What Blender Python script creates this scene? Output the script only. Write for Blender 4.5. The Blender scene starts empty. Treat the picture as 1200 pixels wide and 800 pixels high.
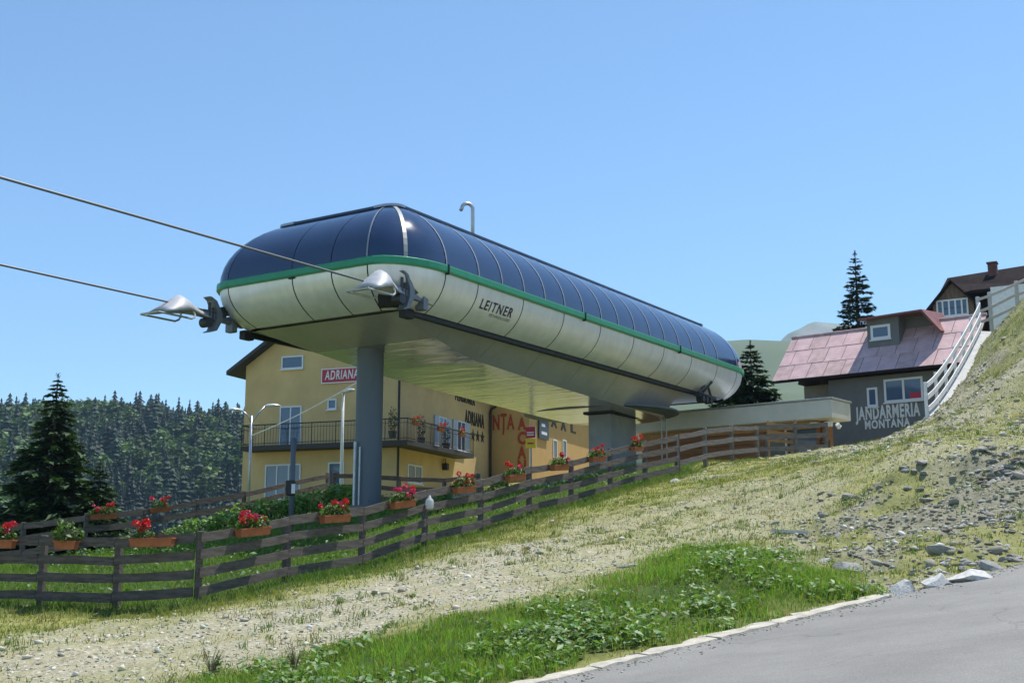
import bpy, bmesh, math, random
import numpy as np
from mathutils import Vector, Matrix
R = math.radians
rng = np.random.default_rng(11)
random.seed(5)
SC = bpy.context.scene
COL = SC.collection

# ------------------------------------------------------------------ camera, sky, sun, exposure
F, HOR = 1432.2, 662.84
PITCH = math.atan((HOR - 400) / F)
EYE = np.array([0.0, 0.0, 1.6])
cam_d = bpy.data.cameras.new('camera'); cam = bpy.data.objects.new('camera', cam_d); COL.objects.link(cam)
cam_d.sensor_width = 36; cam_d.lens = 36 * F / 1200; cam_d.clip_end = 20000; cam_d.clip_start = 0.1
cam.location = EYE; cam.rotation_euler = (R(90) + PITCH, 0, 0)
SC.camera = cam
SUN = Vector((0.30, 0.235, 0.92)).normalized()
elev = math.asin(SUN.z); azim = math.atan2(SUN.x, SUN.y)
world = bpy.data.worlds.new('World'); SC.world = world; world.use_nodes = True
wn = world.node_tree.nodes; wl_ = world.node_tree.links
sky = wn.new('ShaderNodeTexSky'); sky.sky_type = 'NISHITA'; sky.sun_disc = False
sky.sun_elevation = elev; sky.sun_rotation = azim; sky.altitude = 1200
sky.air_density = 1.0; sky.dust_density = 0.25; sky.ozone_density = 4.0
tint = wn.new('ShaderNodeMixRGB'); tint.blend_type = 'MULTIPLY'; tint.inputs[0].default_value = 1; tint.inputs[2].default_value = (.90, 1.0, .99, 1); wl_.new(sky.outputs[0], tint.inputs[1]); wl_.new(tint.outputs[0], wn['Background'].inputs[0]); wn['Background'].inputs[1].default_value = 0.115
sl = bpy.data.lights.new('sun', 'SUN'); sl.energy = 3.6; sl.angle = R(0.53); sl.color = (1.0, 0.955, 0.88)
so = bpy.data.objects.new('sun', sl); COL.objects.link(so); so.location = (30, 20, 60)
so.rotation_euler = SUN.to_track_quat('Z', 'Y').to_euler()
SC.view_settings.view_transform = 'Standard'; SC.view_settings.look = 'None'
SC.view_settings.exposure = 0.76; SC.view_settings.gamma = 1.0; SC.view_settings.use_curve_mapping = False

# ------------------------------------------------------------------ measuring helpers (true positions from the survey of the picture)
FW = np.array([0, math.cos(PITCH), math.sin(PITCH)]); UP = np.array([0, -math.sin(PITCH), math.cos(PITCH)]); RT = np.array([1., 0, 0])
def ray(u, v): return FW + RT * ((u - 600) / F) + UP * ((400 - v) / F)
def at(u, v, Y):
    d = ray(u, v); return EYE + d * (Y / d[1])
def px(p):
    d = np.asarray(p, float) - EYE; D = d @ FW
    return 600 + F * (d @ RT) / D, 400 - F * (d @ UP) / D

# ------------------------------------------------------------------ materials
def srgb(r, g, b): return tuple(((c / 255) / 12.92 if c / 255 <= .04045 else ((c / 255 + .055) / 1.055) ** 2.4) for c in (r, g, b))
MATS = {}
def mat(name, col, rough=.7, metal=0., var=.0, vscale=3., bump=.0, bscale=20., col2=None, spec=.5, stretch=None, coat=0., translucent=0., attr=False, detail=5.):
    m = bpy.data.materials.new(name); m.use_nodes = True; MATS[name] = m
    nt = m.node_tree; N = nt.nodes; L = nt.links; b = N['Principled BSDF']
    b.inputs['Roughness'].default_value = rough; b.inputs['Metallic'].default_value = metal
    b.inputs['Specular IOR Level'].default_value = spec
    if coat: b.inputs['Coat Weight'].default_value = coat; b.inputs['Coat Roughness'].default_value = .08
    b.inputs['Base Color'].default_value = (*col, 1)
    tc = N.new('ShaderNodeTexCoord'); mp = N.new('ShaderNodeMapping'); L.new(tc.outputs['Object'], mp.inputs['Vector'])
    if stretch: mp.inputs['Scale'].default_value = stretch
    src = None
    if attr:
        a = N.new('ShaderNodeAttribute'); a.attribute_name = 'Col'; src = a.outputs['Color']
        L.new(src, b.inputs['Base Color'])
    if var or col2:
        n = N.new('ShaderNodeTexNoise'); n.inputs['Scale'].default_value = vscale; n.inputs['Detail'].default_value = detail; n.inputs['Roughness'].default_value = .62
        L.new(mp.outputs[0], n.inputs['Vector'])
        r = N.new('ShaderNodeValToRGB'); r.color_ramp.elements[0].position = .36; r.color_ramp.elements[1].position = .66
        c2 = col2 or tuple(c * (1 + var) for c in col); c1 = col if col2 else tuple(c * (1 - var) for c in col)
        r.color_ramp.elements[0].color = (*c1, 1); r.color_ramp.elements[1].color = (*c2, 1)
        L.new(n.outputs['Fac'], r.inputs[0]); L.new(r.outputs[0], b.inputs['Base Color'])
    if bump:
        n2 = N.new('ShaderNodeTexNoise'); n2.inputs['Scale'].default_value = bscale; n2.inputs['Detail'].default_value = 6
        L.new(mp.outputs[0], n2.inputs['Vector'])
        bp = N.new('ShaderNodeBump'); bp.inputs['Strength'].default_value = bump; bp.inputs['Distance'].default_value = .02
        L.new(n2.outputs['Fac'], bp.inputs['Height']); L.new(bp.outputs[0], b.inputs['Normal'])
    if translucent:
        t = N.new('ShaderNodeBsdfTranslucent'); mx = N.new('ShaderNodeMixShader'); mx.inputs[0].default_value = translucent
        if src is not None:
            mul = N.new('ShaderNodeMixRGB'); mul.blend_type = 'MULTIPLY'; mul.inputs[0].default_value = 1; mul.inputs[2].default_value = (1.25, 1.35, .6, 1)
            L.new(src, mul.inputs[1]); L.new(mul.outputs[0], t.inputs['Color'])
        else: t.inputs['Color'].default_value = (*col, 1)
        L.new(b.outputs[0], mx.inputs[1]); L.new(t.outputs[0], mx.inputs[2]); L.new(mx.outputs[0], N['Material Output'].inputs['Surface'])
    return m

mat('asphalt', (.235, .225, .205), .85, var=.13, vscale=.8, bump=.5, bscale=110, detail=12.)
mat('concrete', (.36, .36, .34), .85, var=.14, vscale=2.0, bump=.25, bscale=40)
mat('kerb', (.47, .43, .35), .9, var=.22, vscale=5, bump=.5, bscale=30)
mat('pier_concrete', (.30, .31, .32), .8, var=.10, vscale=1.6, bump=.15, bscale=30)
mat('pillar_steel', (.105, .125, .15), .55, var=.12, vscale=1.1, stretch=(1, 1, .25))
mat('panel_metal', (.70, .715, .725), .32, metal=.28, var=.07, vscale=.9, spec=.6, stretch=(3, 3, .6))
nt = MATS['panel_metal'].node_tree; N = nt.nodes; tcp = N.new('ShaderNodeTexCoord'); n = N.new('ShaderNodeTexNoise'); n.inputs['Scale'].default_value = .8; n.inputs['Detail'].default_value = 1.5
bp = N.new('ShaderNodeBump'); bp.inputs['Strength'].default_value = .08; bp.inputs['Distance'].default_value = .06; nt.links.new(tcp.outputs['Object'], n.inputs['Vector']); nt.links.new(n.outputs['Fac'], bp.inputs['Height']); nt.links.new(bp.outputs[0], N['Principled BSDF'].inputs['Normal'])
mat('dark_gap', (.012, .013, .015), .7)
mat('green_paint', (.02, .25, .12), .35, var=.07, vscale=4)
mat('dark_rail', (.010, .011, .012), .6)
mat('cap_metal', (.05, .065, .10), .35, metal=.4)
mat('cap_trim', (.36, .37, .40), .35, metal=.7)
mat('seal_strip', (.24, .27, .30), .45)
mat('corner_rib', (.30, .31, .30), .45)
mat('galvanised', (.46, .48, .50), .42, metal=.75, var=.12, vscale=6)
mat('machine_dark', (.05, .055, .065), .5, metal=.4, var=.2, vscale=8)
mat('dish_grey', (.36, .38, .40), .5, var=.10, vscale=4)
mat('dish_arm', (.17, .19, .22), .5, metal=.3, var=.15, vscale=6)
mat('white_paint', (.72, .72, .70), .55, var=.08, vscale=5)
mat('rope_steel', (.16, .17, .18), .5, metal=.6)
mat('logo_blue', (.012, .02, .07), .5)
mat('logo_small', (.10, .10, .11), .5)
mat('fence_wood', (.075, .060, .050), .85, col2=(.15, .125, .108), vscale=3.2, bump=.6, bscale=28, stretch=(1, 6, 6))
mat('fence_grey', (.12, .105, .095), .85, col2=(.20, .18, .165), vscale=3, bump=.5, bscale=28, stretch=(1, 6, 6))
mat('terracotta', (.36, .115, .045), .8, var=.18, vscale=9)
mat('soil', (.035, .025, .018), .95)
mat('stucco', (.63, .44, .20), .9, var=.09, vscale=.7, bump=.15, bscale=60)
mat('stucco_orange', (.54, .33, .12), .9, var=.05, vscale=1.2, bump=.15, bscale=60)
mat('roof_dark', (.045, .045, .055), .7, var=.2, vscale=4)
mat('window_white', (.72, .73, .74), .5)
mat('shutter', (.45, .50, .56), .6, var=.1, vscale=9, stretch=(1, 1, 20))
mat('iron', (.02, .018, .017), .55)
mat('slab_dark', (.045, .04, .036), .7)
mat('letter_dark', (.035, .03, .03), .6)
mat('letter_red', (.42, .06, .02), .6)
mat('sign_red', (.45, .02, .04), .5)
mat('sign_yellow', (.75, .55, .02), .5)
mat('sign_blue', (.05, .07, .10), .5)
mat('sign_white', (.75, .75, .75), .5)
mat('timber', (.20, .085, .035), .75, col2=(.31, .14, .06), vscale=2.5, bump=.3, bscale=14, stretch=(.6, 1, 9))
mat('timber_light', (.40, .22, .09), .75, var=.18, vscale=4)
mat('fascia', (.60, .59, .55), .6, var=.06, vscale=1.5)
mat('house_grey', (.16, .165, .165), .9, var=.08, vscale=1.6, bump=.2, bscale=40)
mat('house_stone', (.30, .28, .25), .9, var=.12, vscale=3)
mat('roof_pink', (.60, .40, .39), .55, metal=.05, var=.15, vscale=1.6)
mat('roof_pink2', (.52, .35, .33), .6, metal=.05, var=.2, vscale=2.2)
mat('roof_red', (.20, .07, .06), .6, var=.2, vscale=2)
mat('roof_brown', (.026, .019, .019), 1., spec=.1, var=.25, vscale=3)
mat('planks', (.13, .085, .06), .8, col2=(.21, .15, .11), vscale=3, stretch=(9, 9, .7))
mat('brick_red', (.12, .055, .045), .85, var=.2, vscale=7)
mat('stair_white', (.76, .76, .77), .6, var=.10, vscale=5)
mat('stringer', (.46, .46, .45), .75, var=.12, vscale=3)
mat('rail_wood', (.44, .42, .40), .8, col2=(.58, .56, .54), vscale=3, stretch=(1, 6, 6))
mat('bark', (.06, .043, .03), .9, var=.3, vscale=8, bump=.6, bscale=25)
mat('rock', (.26, .25, .225), .9, col2=(.38, .37, .34), vscale=5, bump=.8, bscale=14)
mat('rock_white', (.42, .41, .38), .85, col2=(.62, .61, .58), vscale=4, bump=.7, bscale=12)
mat('rock_brown', (.20, .155, .115), .9, col2=(.29, .245, .19), vscale=5, bump=.8, bscale=14)
mat('pebble', (.3, .3, .3), .9, attr=True)
mat('grass', (.06, .12, .02), .6, attr=True, translucent=.42, spec=.3)
mat('leaf', (.06, .12, .02), .5, attr=True, translucent=.30, spec=.5)
mat('needle', (.02, .045, .018), .65, attr=True, translucent=.18, spec=.3)
mat('petal_red', (.62, .018, .018), .55, translucent=.25)
mat('petal_pink', (.58, .03, .12), .55, translucent=.25)
mat('plastic_clear', (.70, .72, .72), .25, translucent=.4)
mat('lamp_head', (.60, .62, .63), .35, metal=.3)
mat('mountain', (.10, .13, .055), .95, col2=(.075, .105, .05), vscale=.004, bump=.3, bscale=.02)
mat('mountain_rock', (.15, .17, .10), .95, col2=(.22, .22, .20), vscale=.006, bump=.5, bscale=.02)
mat('forest_floor', (.025, .045, .018), .95, var=.3, vscale=.05)
nt = MATS['asphalt'].node_tree; N = nt.nodes; L = nt.links; b = N['Principled BSDF']; base_src = b.inputs['Base Color'].links[0].from_socket; tcp = N.new('ShaderNodeTexCoord')
def tx(kind, sc, **kw):
    n = N.new(kind); n.inputs['Scale'].default_value = sc; L.new(tcp.outputs['Object'], n.inputs['Vector'])
    for k_, v_ in kw.items(): setattr(n, k_, v_)
    return n
wob = tx('ShaderNodeTexNoise', 1.1); add = N.new('ShaderNodeVectorMath'); add.operation = 'MULTIPLY_ADD'; add.inputs[1].default_value = (1.6, 1.6, 1.6); L.new(wob.outputs['Color'], add.inputs[0]); L.new(tcp.outputs['Object'], add.inputs[2])
vo = N.new('ShaderNodeTexVoronoi'); vo.feature = 'DISTANCE_TO_EDGE'; vo.inputs['Scale'].default_value = .33; L.new(add.outputs[0], vo.inputs['Vector'])
cr_ = N.new('ShaderNodeValToRGB'); cr_.color_ramp.elements[0].position = .002; cr_.color_ramp.elements[0].color = (.78, .78, .78, 1); cr_.color_ramp.elements[1].position = .008; L.new(vo.outputs['Distance'], cr_.inputs[0])
gr = tx('ShaderNodeTexNoise', 60); gr_ = N.new('ShaderNodeValToRGB'); gr_.color_ramp.elements[0].position = .3; gr_.color_ramp.elements[0].color = (.78, .78, .78, 1); gr_.color_ramp.elements[1].position = .7; gr_.color_ramp.elements[1].color = (1.15, 1.15, 1.15, 1); L.new(gr.outputs['Fac'], gr_.inputs[0])
src_ = base_src
for o_ in (cr_.outputs[0], gr_.outputs[0]):
    mm = N.new('ShaderNodeMixRGB'); mm.blend_type = 'MULTIPLY'; mm.inputs[0].default_value = 1; L.new(src_, mm.inputs[1]); L.new(o_, mm.inputs[2]); src_ = mm.outputs[0]
L.new(src_, b.inputs['Base Color'])
def glass_mat(name, col, rough, spec=.6):
    m = mat(name, col, rough, spec=spec); return m
glass_mat('window_glass', (.075, .115, .18), .06, .8)
# tinted roof glazing: dark navy acrylic, slightly wavy
m = mat('roof_tint', (.014, .031, .084), .085, spec=.5); m.node_tree.nodes['Principled BSDF'].inputs['IOR'].default_value = 1.78
nt = m.node_tree; N = nt.nodes; b = N['Principled BSDF']
tc = N.new('ShaderNodeTexCoord'); n = N.new('ShaderNodeTexNoise'); n.inputs['Scale'].default_value = 1.1; n.inputs['Detail'].default_value = 1.5
bp = N.new('ShaderNodeBump'); bp.inputs['Strength'].default_value = .10; bp.inputs['Distance'].default_value = .08
nt.links.new(tc.outputs['Object'], n.inputs['Vector']); nt.links.new(n.outputs['Fac'], bp.inputs['Height']); nt.links.new(bp.outputs[0], b.inputs['Normal'])
n3 = N.new('ShaderNodeTexNoise'); n3.inputs['Scale'].default_value = 2.2; n3.inputs['Detail'].default_value = 4
mr = N.new('ShaderNodeMapRange'); mr.inputs[1].default_value = .3; mr.inputs[2].default_value = .75; mr.inputs[3].default_value = .07; mr.inputs[4].default_value = .16
nt.links.new(tc.outputs['Object'], n3.inputs['Vector']); nt.links.new(n3.outputs['Fac'], mr.inputs[0]); nt.links.new(mr.outputs[0], b.inputs['Roughness'])
# mirror-like soffit sheet with long ripples across
mat('soffit_dull', (.45, .44, .44), .34, metal=.35, var=.08, vscale=1.2)
m = mat('soffit_metal', (.58, .58, .60), .16, metal=.8)
nt = m.node_tree; N = nt.nodes; b = N['Principled BSDF']
tc = N.new('ShaderNodeTexCoord'); mp = N.new('ShaderNodeMapping'); mp.inputs['Scale'].default_value = (1.5, .32, .3)
n = N.new('ShaderNodeTexNoise'); n.inputs['Scale'].default_value = 1.7; n.inputs['Detail'].default_value = 2.5
bp = N.new('ShaderNodeBump'); bp.inputs['Strength'].default_value = .42; bp.inputs['Distance'].default_value = .06
nt.links.new(tc.outputs['Object'], mp.inputs[0]); nt.links.new(mp.outputs[0], n.inputs['Vector']); nt.links.new(n.outputs['Fac'], bp.inputs['Height']); nt.links.new(bp.outputs[0], b.inputs['Normal'])

# ------------------------------------------------------------------ object helpers
def finish(me, m, smooth=False):
    if m: me.materials.append(MATS[m])
    if smooth: me.polygons.foreach_set('use_smooth', np.ones(len(me.polygons), dtype=bool))
    me.update(); return me
def link(name, me, parent=None):
    o = bpy.data.objects.new(name, me); COL.objects.link(o)
    if parent is not None: o.parent = parent
    return o
def tag(o, label, cat, group=None):
    o['label'] = label; o['category'] = cat
    if group: o['group'] = group
    return o
def thing(name, label, cat, loc=(0, 0, 0), rz=0, group=None):
    o = bpy.data.objects.new(name, None); COL.objects.link(o); o.empty_display_size = .2
    o.location = loc; o.rotation_euler = (0, 0, rz)
    return tag(o, label, cat, group)
def structure(o): o['kind'] = 'structure'; return o
def stuff(o): o['kind'] = 'stuff'; return o
class MB:
    def __init__(s): s.v = []; s.f = []
    def add(s, vs, fs):
        k = len(s.v); s.v += [tuple(map(float, q)) for q in vs]; s.f += [tuple(i + k for i in f) for f in fs]; return s
    def box(s, x0, x1, y0, y1, z0, z1, bev=0.):
        if bev <= 0:
            return s.add([(x0, y0, z0), (x1, y0, z0), (x1, y1, z0), (x0, y1, z0), (x0, y0, z1), (x1, y0, z1), (x1, y1, z1), (x0, y1, z1)],
                         [(3, 2, 1, 0), (4, 5, 6, 7), (0, 1, 5, 4), (1, 2, 6, 5), (2, 3, 7, 6), (3, 0, 4, 7)])
        b = bev; vs = []
        for z, i in ((z0, b), (z0 + b, 0), (z1 - b, 0), (z1, b)):
            vs += [(x0 + i, y0 + i, z), (x1 - i, y0 + i, z), (x1 - i, y1 - i, z), (x0 + i, y1 - i, z)]
        fs = [(3, 2, 1, 0), (12, 13, 14, 15)]
        for r in range(3):
            for k in range(4): fs.append((r * 4 + k, r * 4 + (k + 1) % 4, r * 4 + 4 + (k + 1) % 4, r * 4 + 4 + k))
        return s.add(vs, fs)
    def beam(s, p, q, w, h, upv=(0, 0, 1), jit=0.):
        p = Vector(p); q = Vector(q); d = (q - p).normalized(); sd = d.cross(Vector(upv)).normalized(); u = sd.cross(d)
        vs = []
        for c in (p, q):
            for a, bb in ((-1, -1), (1, -1), (1, 1), (-1, 1)):
                vs.append(c + sd * (a * w / 2) + u * (bb * h / 2 + random.uniform(-jit, jit)))
        return s.add(vs, [(3, 2, 1, 0), (4, 5, 6, 7), (0, 1, 5, 4), (1, 2, 6, 5), (2, 3, 7, 6), (3, 0, 4, 7)])
    def tube(s, pts, r, n=8, cap=True):
        pts = [Vector(p) for p in pts]; rs = r if hasattr(r, '__len__') else [r] * len(pts); vs = []; prev = None
        for i, p in enumerate(pts):
            d = (pts[min(i + 1, len(pts) - 1)] - pts[max(i - 1, 0)]).normalized()
            a = prev - d * prev.dot(d) if prev is not None else d.cross(Vector((0, 0, 1)) if abs(d.z) < .95 else Vector((1, 0, 0)))
            a.normalize(); prev = a; bb = d.cross(a)
            for k in range(n):
                t = 2 * math.pi * k / n; vs.append(p + (a * math.cos(t) + bb * math.sin(t)) * rs[i])
        fs = [(i * n + k, i * n + (k + 1) % n, (i + 1) * n + (k + 1) % n, (i + 1) * n + k) for i in range(len(pts) - 1) for k in range(n)]
        if cap: fs += [tuple(range(n - 1, -1, -1)), tuple(range((len(pts) - 1) * n, len(pts) * n))]
        return s.add(vs, fs)
    def grid(s, rows, closed=False):
        n = len(rows[0]); vs = [p for r in rows for p in r]
        fs = [(i * n + k, i * n + (k + 1) % n, (i + 1) * n + (k + 1) % n, (i + 1) * n + k) for i in range(len(rows) - 1) for k in range(n if closed else n - 1)]
        return s.add(vs, fs)
    def prism(s, poly, z0, z1):
        n = len(poly); vs = [(*p, z0) for p in poly] + [(*p, z1) for p in poly]
        return s.add(vs, [tuple(range(n - 1, -1, -1)), tuple(range(n, 2 * n))] + [(k, (k + 1) % n, n + (k + 1) % n, n + k) for k in range(n)])
    def slab(s, a, b, c, d, t):
        a, b, c, d = map(Vector, (a, b, c, d)); nrm = (b - a).cross(d - a).normalized() * t
        return s.add([a, b, c, d, a - nrm, b - nrm, c - nrm, d - nrm], [(0, 1, 2, 3), (7, 6, 5, 4), (0, 4, 5, 1), (1, 5, 6, 2), (2, 6, 7, 3), (3, 7, 4, 0)])
    def mesh(s, name, m=None, smooth=False):
        me = bpy.data.meshes.new(name); me.from_pydata(s.v, [], s.f); me.validate()
        return finish(me, m, smooth)
    def build(s, name, m, parent=None, smooth=False):
        return link(name, s.mesh(name, m, smooth), parent)
def np_mesh(name, V, tri, m, colr=None, smooth=False):
    me = bpy.data.meshes.new(name); nv = len(V); nf, k = tri.shape
    me.vertices.add(nv); me.vertices.foreach_set('co', np.ascontiguousarray(V, np.float32).ravel())
    me.loops.add(nf * k); me.loops.foreach_set('vertex_index', np.ascontiguousarray(tri, np.int32).ravel())
    me.polygons.add(nf); me.polygons.foreach_set('loop_start', np.arange(0, nf * k, k, dtype=np.int32))
    try: me.polygons.foreach_set('loop_total', np.full(nf, k, np.int32))
    except Exception: pass
    if colr is not None:
        a = me.color_attributes.new('Col', 'FLOAT_COLOR', 'POINT')
        c = np.ones((nv, 4), np.float32); c[:, :3] = colr; a.data.foreach_set('color', c.ravel())
    me.update(calc_edges=True)
    return finish(me, m, smooth)
def text_mesh(s, size, extrude=.0, bold=0., space=1.0, shear=0.):
    cu = bpy.data.curves.new('lettering', 'FONT'); cu.body = s; cu.size = size; cu.extrude = extrude; cu.offset = bold; cu.space_character = space; cu.shear = shear
    cu.align_x = 'CENTER'; cu.align_y = 'CENTER'; cu.resolution_u = 3
    o = bpy.data.objects.new('lettering', cu); COL.objects.link(o)
    dg = bpy.context.evaluated_depsgraph_get(); dg.update()
    me = bpy.data.meshes.new_from_object(o.evaluated_get(dg)); bpy.data.objects.remove(o); bpy.data.curves.remove(cu); me.materials.clear()
    return me
def lettering(name, s, size, m, parent, origin, xdir, ydir, width=None, extrude=.012, bold=.0, off=.02, shear=0., space=1.0):
    """flat letters lying on a wall: origin is the centre, xdir and ydir span the wall"""
    me = text_mesh(s, size, extrude, bold, space, shear); X = Vector(xdir).normalized(); Y = Vector(ydir).normalized(); Z = X.cross(Y)
    xs = [v.co.x for v in me.vertices]; ys = [v.co.y for v in me.vertices]; cx = (min(xs) + max(xs)) / 2; cy = (min(ys) + max(ys)) / 2
    k = width / (max(xs) - min(xs)) if width else 1.
    for v in me.vertices:
        c = v.co.copy(); v.co = Vector(origin) + X * ((c.x - cx) * k) + Y * (c.y - cy) + Z * (c.z + off)
    return link(name, finish(me, m), parent)
def copy_tree(o, parent=None):
    c = o.copy(); COL.objects.link(c)
    if parent is not None: c.parent = parent
    for ch in list(o.children): copy_tree(ch, c)
    return c

# ------------------------------------------------------------------ terrain
P1 = at(640, 800, 13.0); P2 = at(1200, 661, 18.0)
A_ = np.array([P1[:2], P2[:2]]); RB, RC = np.linalg.solve(A_, [P1[2], P2[2]])
ED = (P2 - P1)[:2]; EL = np.linalg.norm(ED); ED = ED / EL; EN = np.array([-ED[1], ED[0]])     # along the road edge, and away from the road
def edge(s, n): return P1[:2] + ED * s + EN * n
def road_z(x, y): return RB * x + RC * y
ctl = []
for u, v, Y in [(231, 708, 22), (335, 684, 23.9), (423, 664, 25.7), (497, 642, 27.6), (563, 622, 29.5), (620, 605, 31.4), (669, 591, 33.2), (715, 577, 35.1), (756, 566, 37), (794, 557, 38.8),
                (136, 712, 22.3), (47, 709, 22.6), (-60, 706, 23), (-200, 704, 23.5),
                (400, 806, 13.3), (220, 806, 14.8), (0, 800, 15.6), (-200, 800, 16), (0, 752, 18.3), (200, 745, 18.7),
                (900, 537, 41), (1000, 523, 42.5), (1060, 508, 42), (1100, 482, 41), (1130, 440, 42.5), (1157, 392, 45), (1200, 358, 47.5), (1260, 330, 50),
                (1078, 501, 43.5), (1056, 512, 44), (1100, 486, 43.5), (1040, 514, 38), (1075, 503, 39), (1000, 530, 46.5), (1050, 524, 47), (1085, 512, 46.5), (1105, 500, 47.5), (1125, 470, 48.5), (1000, 600, 24.5), (1000, 655, 19), (1200, 600, 21), (1200, 565, 22.4), (1200, 535, 24.6), (1100, 560, 24.8), (1200, 500, 28.5), (1200, 430, 37), (1300, 600, 21), (1300, 450, 34),
                (800, 700, 17.0), (700, 650, 22.), (1100, 640, 19.6),
                (0, 667, 34), (150, 645, 37), (300, 619, 40), (384, 592, 43), (519, 600, 46), (434, 592, 36.6),
                (700, 550, 46), (620, 572, 47), (300, 604, 59), (464, 590, 56), (573, 566, 67), (690, 560, 70)]:
    ctl.append(at(u, v, Y))
for s in (-14, -9, -4, 0, 4, 8.7, 14, 20):
    for n_ in (0.0, -2.0):
        e = edge(s, n_); ctl.append(np.array([e[0], e[1], road_z(*e)]))
for p in [(6, 49, 4.9), (13, 51, 5.2), (18, 58, 5.4), (24, 62, 8.5), (26, 76, 12.5), (32, 55, 13.5), (40, 75, 15), (8, 70, 5.5), (-20, 50, .4), (-24, 62, -2), (-30, 40, -1.5), (-14, 80, 1.0), (-30, 85, -5), (0, 90, 4), (20, 92, 10), (-35, 22, -2.5)]: ctl.append(np.array(p, float))
ctl = np.array(ctl)
def tps_fit(c, lam=.02):
    d = np.linalg.norm(c[:, None, :2] - c[None, :, :2], axis=2); K = np.where(d > 0, d * d * np.log(d + 1e-12), 0) / 100
    n = len(c); Pm = np.c_[np.ones(n), c[:, :2]]
    A = np.block([[K + lam * np.eye(n), Pm], [Pm.T, np.zeros((3, 3))]]); return np.linalg.solve(A, np.r_[c[:, 2], 0, 0, 0])
TW = tps_fit(ctl)
def tps(x, y):
    x = np.atleast_1d(np.asarray(x, float)); y = np.atleast_1d(np.asarray(y, float)); out = np.zeros(len(x)); n = len(ctl)
    for i in range(0, len(x), 20000):
        xs = x[i:i + 20000]; ys = y[i:i + 20000]
        d2 = (xs[:, None] - ctl[None, :, 0]) ** 2 + (ys[:, None] - ctl[None, :, 1]) ** 2
        out[i:i + 20000] = (np.where(d2 > 0, .5 * d2 * np.log(d2 + 1e-12), 0) / 100) @ TW[:n] + TW[n] + TW[n + 1] * xs + TW[n + 2] * ys
    return out
def vnoise(x, y, s, seed=0):
    """smooth value noise 0..1"""
    x = x / s + 1000.5 + seed * 17.3; y = y / s + 1000.5 + seed * 9.1; xi = np.floor(x).astype(np.int64); yi = np.floor(y).astype(np.int64); fx = x - xi; fy = y - yi
    fx = fx * fx * (3 - 2 * fx); fy = fy * fy * (3 - 2 * fy)
    def h(a, b): 
        k = (a * 374761393 + b * 668265263 + seed * 974711) & 0x7fffffff; k = ((k ^ (k >> 13)) * 1274126177) & 0x7fffffff; return ((k ^ (k >> 16)) & 0xffff) / 65535.
    return (h(xi, yi) * (1 - fx) + h(xi + 1, yi) * fx) * (1 - fy) + (h(xi, yi + 1) * (1 - fx) + h(xi + 1, yi + 1) * fx) * fy
def sstep(t): t = np.clip(t, 0, 1); return t * t * (3 - 2 * t)
def smooth_z(x, y):
    x = np.atleast_1d(np.asarray(x, float)); y = np.atleast_1d(np.asarray(y, float))
    cx = np.clip(x, -34, 40); cy = np.clip(y, -12, 92)
    z = tps(cx, cy); q = (x - P1[0]) * EN[0] + (y - P1[1]) * EN[1]
    k = sstep((q - .05) / 1.0)                                                          # the road plane below the kerb line, the slope above it
    rz = np.clip(road_z(cx, cy), -6, 8); z = np.where(q < 1.1, rz * (1 - k) + z * k, z)
    d = np.hypot(x - cx, y - cy); tgt = np.where(x > 30, 12., -24.)
    t = sstep(d / 160); return z * (1 - t) + tgt * t, q
def to_ground(u, v, y0=8., y1=70.):
    d = ray(u, v); Ys = np.linspace(y0, y1, 900); p = EYE + d * (Ys / d[1])[:, None]; z, _ = smooth_z(p[:, 0], p[:, 1])
    i = np.argmax(p[:, 2] < z); 
    return p[i if i > 0 else -1, :2]
def poly_w(pp): return np.array([to_ground(u, v) if not isinstance(u, tuple) else u for u, v in pp])
def inside(poly, x, y):
    r = np.zeros(len(x), bool); j = len(poly) - 1
    for i in range(len(poly)):
        xi, yi = poly[i]; xj, yj = poly[j]
        c = ((yi > y) != (yj > y)); r ^= c & (x < (xj - xi) * (y - yi) / ((yj - yi) if yj != yi else 1e-9) + xi); j = i
    return r
def pdist(poly, x, y, closed=True):
    D = np.full(len(x), 1e9)
    for i in range(len(poly) - (0 if closed else 1)):
        a = poly[i]; b_ = poly[(i + 1) % len(poly)]; d = b_ - a; t = np.clip(((x - a[0]) * d[0] + (y - a[1]) * d[1]) / (d @ d + 1e-12), 0, 1)
        D = np.minimum(D, np.hypot(x - a[0] - t * d[0], y - a[1] - t * d[1]))
    return D
PATH = poly_w([(-150, 798), (-150, 772), (0, 748), (110, 730), (240, 722), (420, 685), (560, 645), (700, 612), (800, 575), (960, 545), (1000, 575), (960, 610), (880, 640), (790, 648), (690, 695), (560, 722), (420, 752), (320, 775), (220, 800), (150, 812)])
e = lambda s, n_: edge(s, n_)
VERGE = np.vstack([poly_w([(215, 806), (330, 778), (420, 757), (560, 727), (690, 697), (770, 662), (845, 640), (930, 648), (990, 668), (1035, 690)]), [e(5.6, .45), e(4.4, .52), e(3, .42), e(1.4, .55), e(0, .42), e(-1.6, .55), e(-3, .45), e(-6, .5)], poly_w([(100, 860)])])
ROCKY = np.vstack([poly_w([(1000, 585), (1090, 570), (1200, 535), (1330, 520), (1330, 600)]), [e(10.5, .2), e(9, .15), e(7, .15), e(5.5, .2)], poly_w([(1000, 672), (935, 648), (900, 636)])])
FP = [at(u, v, Y) for u, v, Y in [(231, 708, 22), (335, 684, 23.9), (423, 664, 25.7), (497, 642, 27.6), (563, 622, 29.5), (620, 605, 31.4), (669, 591, 33.2), (715, 577, 35.1), (756, 566, 37), (794, 557, 38.8)]]
FL = [at(u, v, Y) for u, v, Y in [(-140, 706, 23.2), (-45, 707, 22.9), (47, 709, 22.6), (136, 712, 22.3)]]
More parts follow.
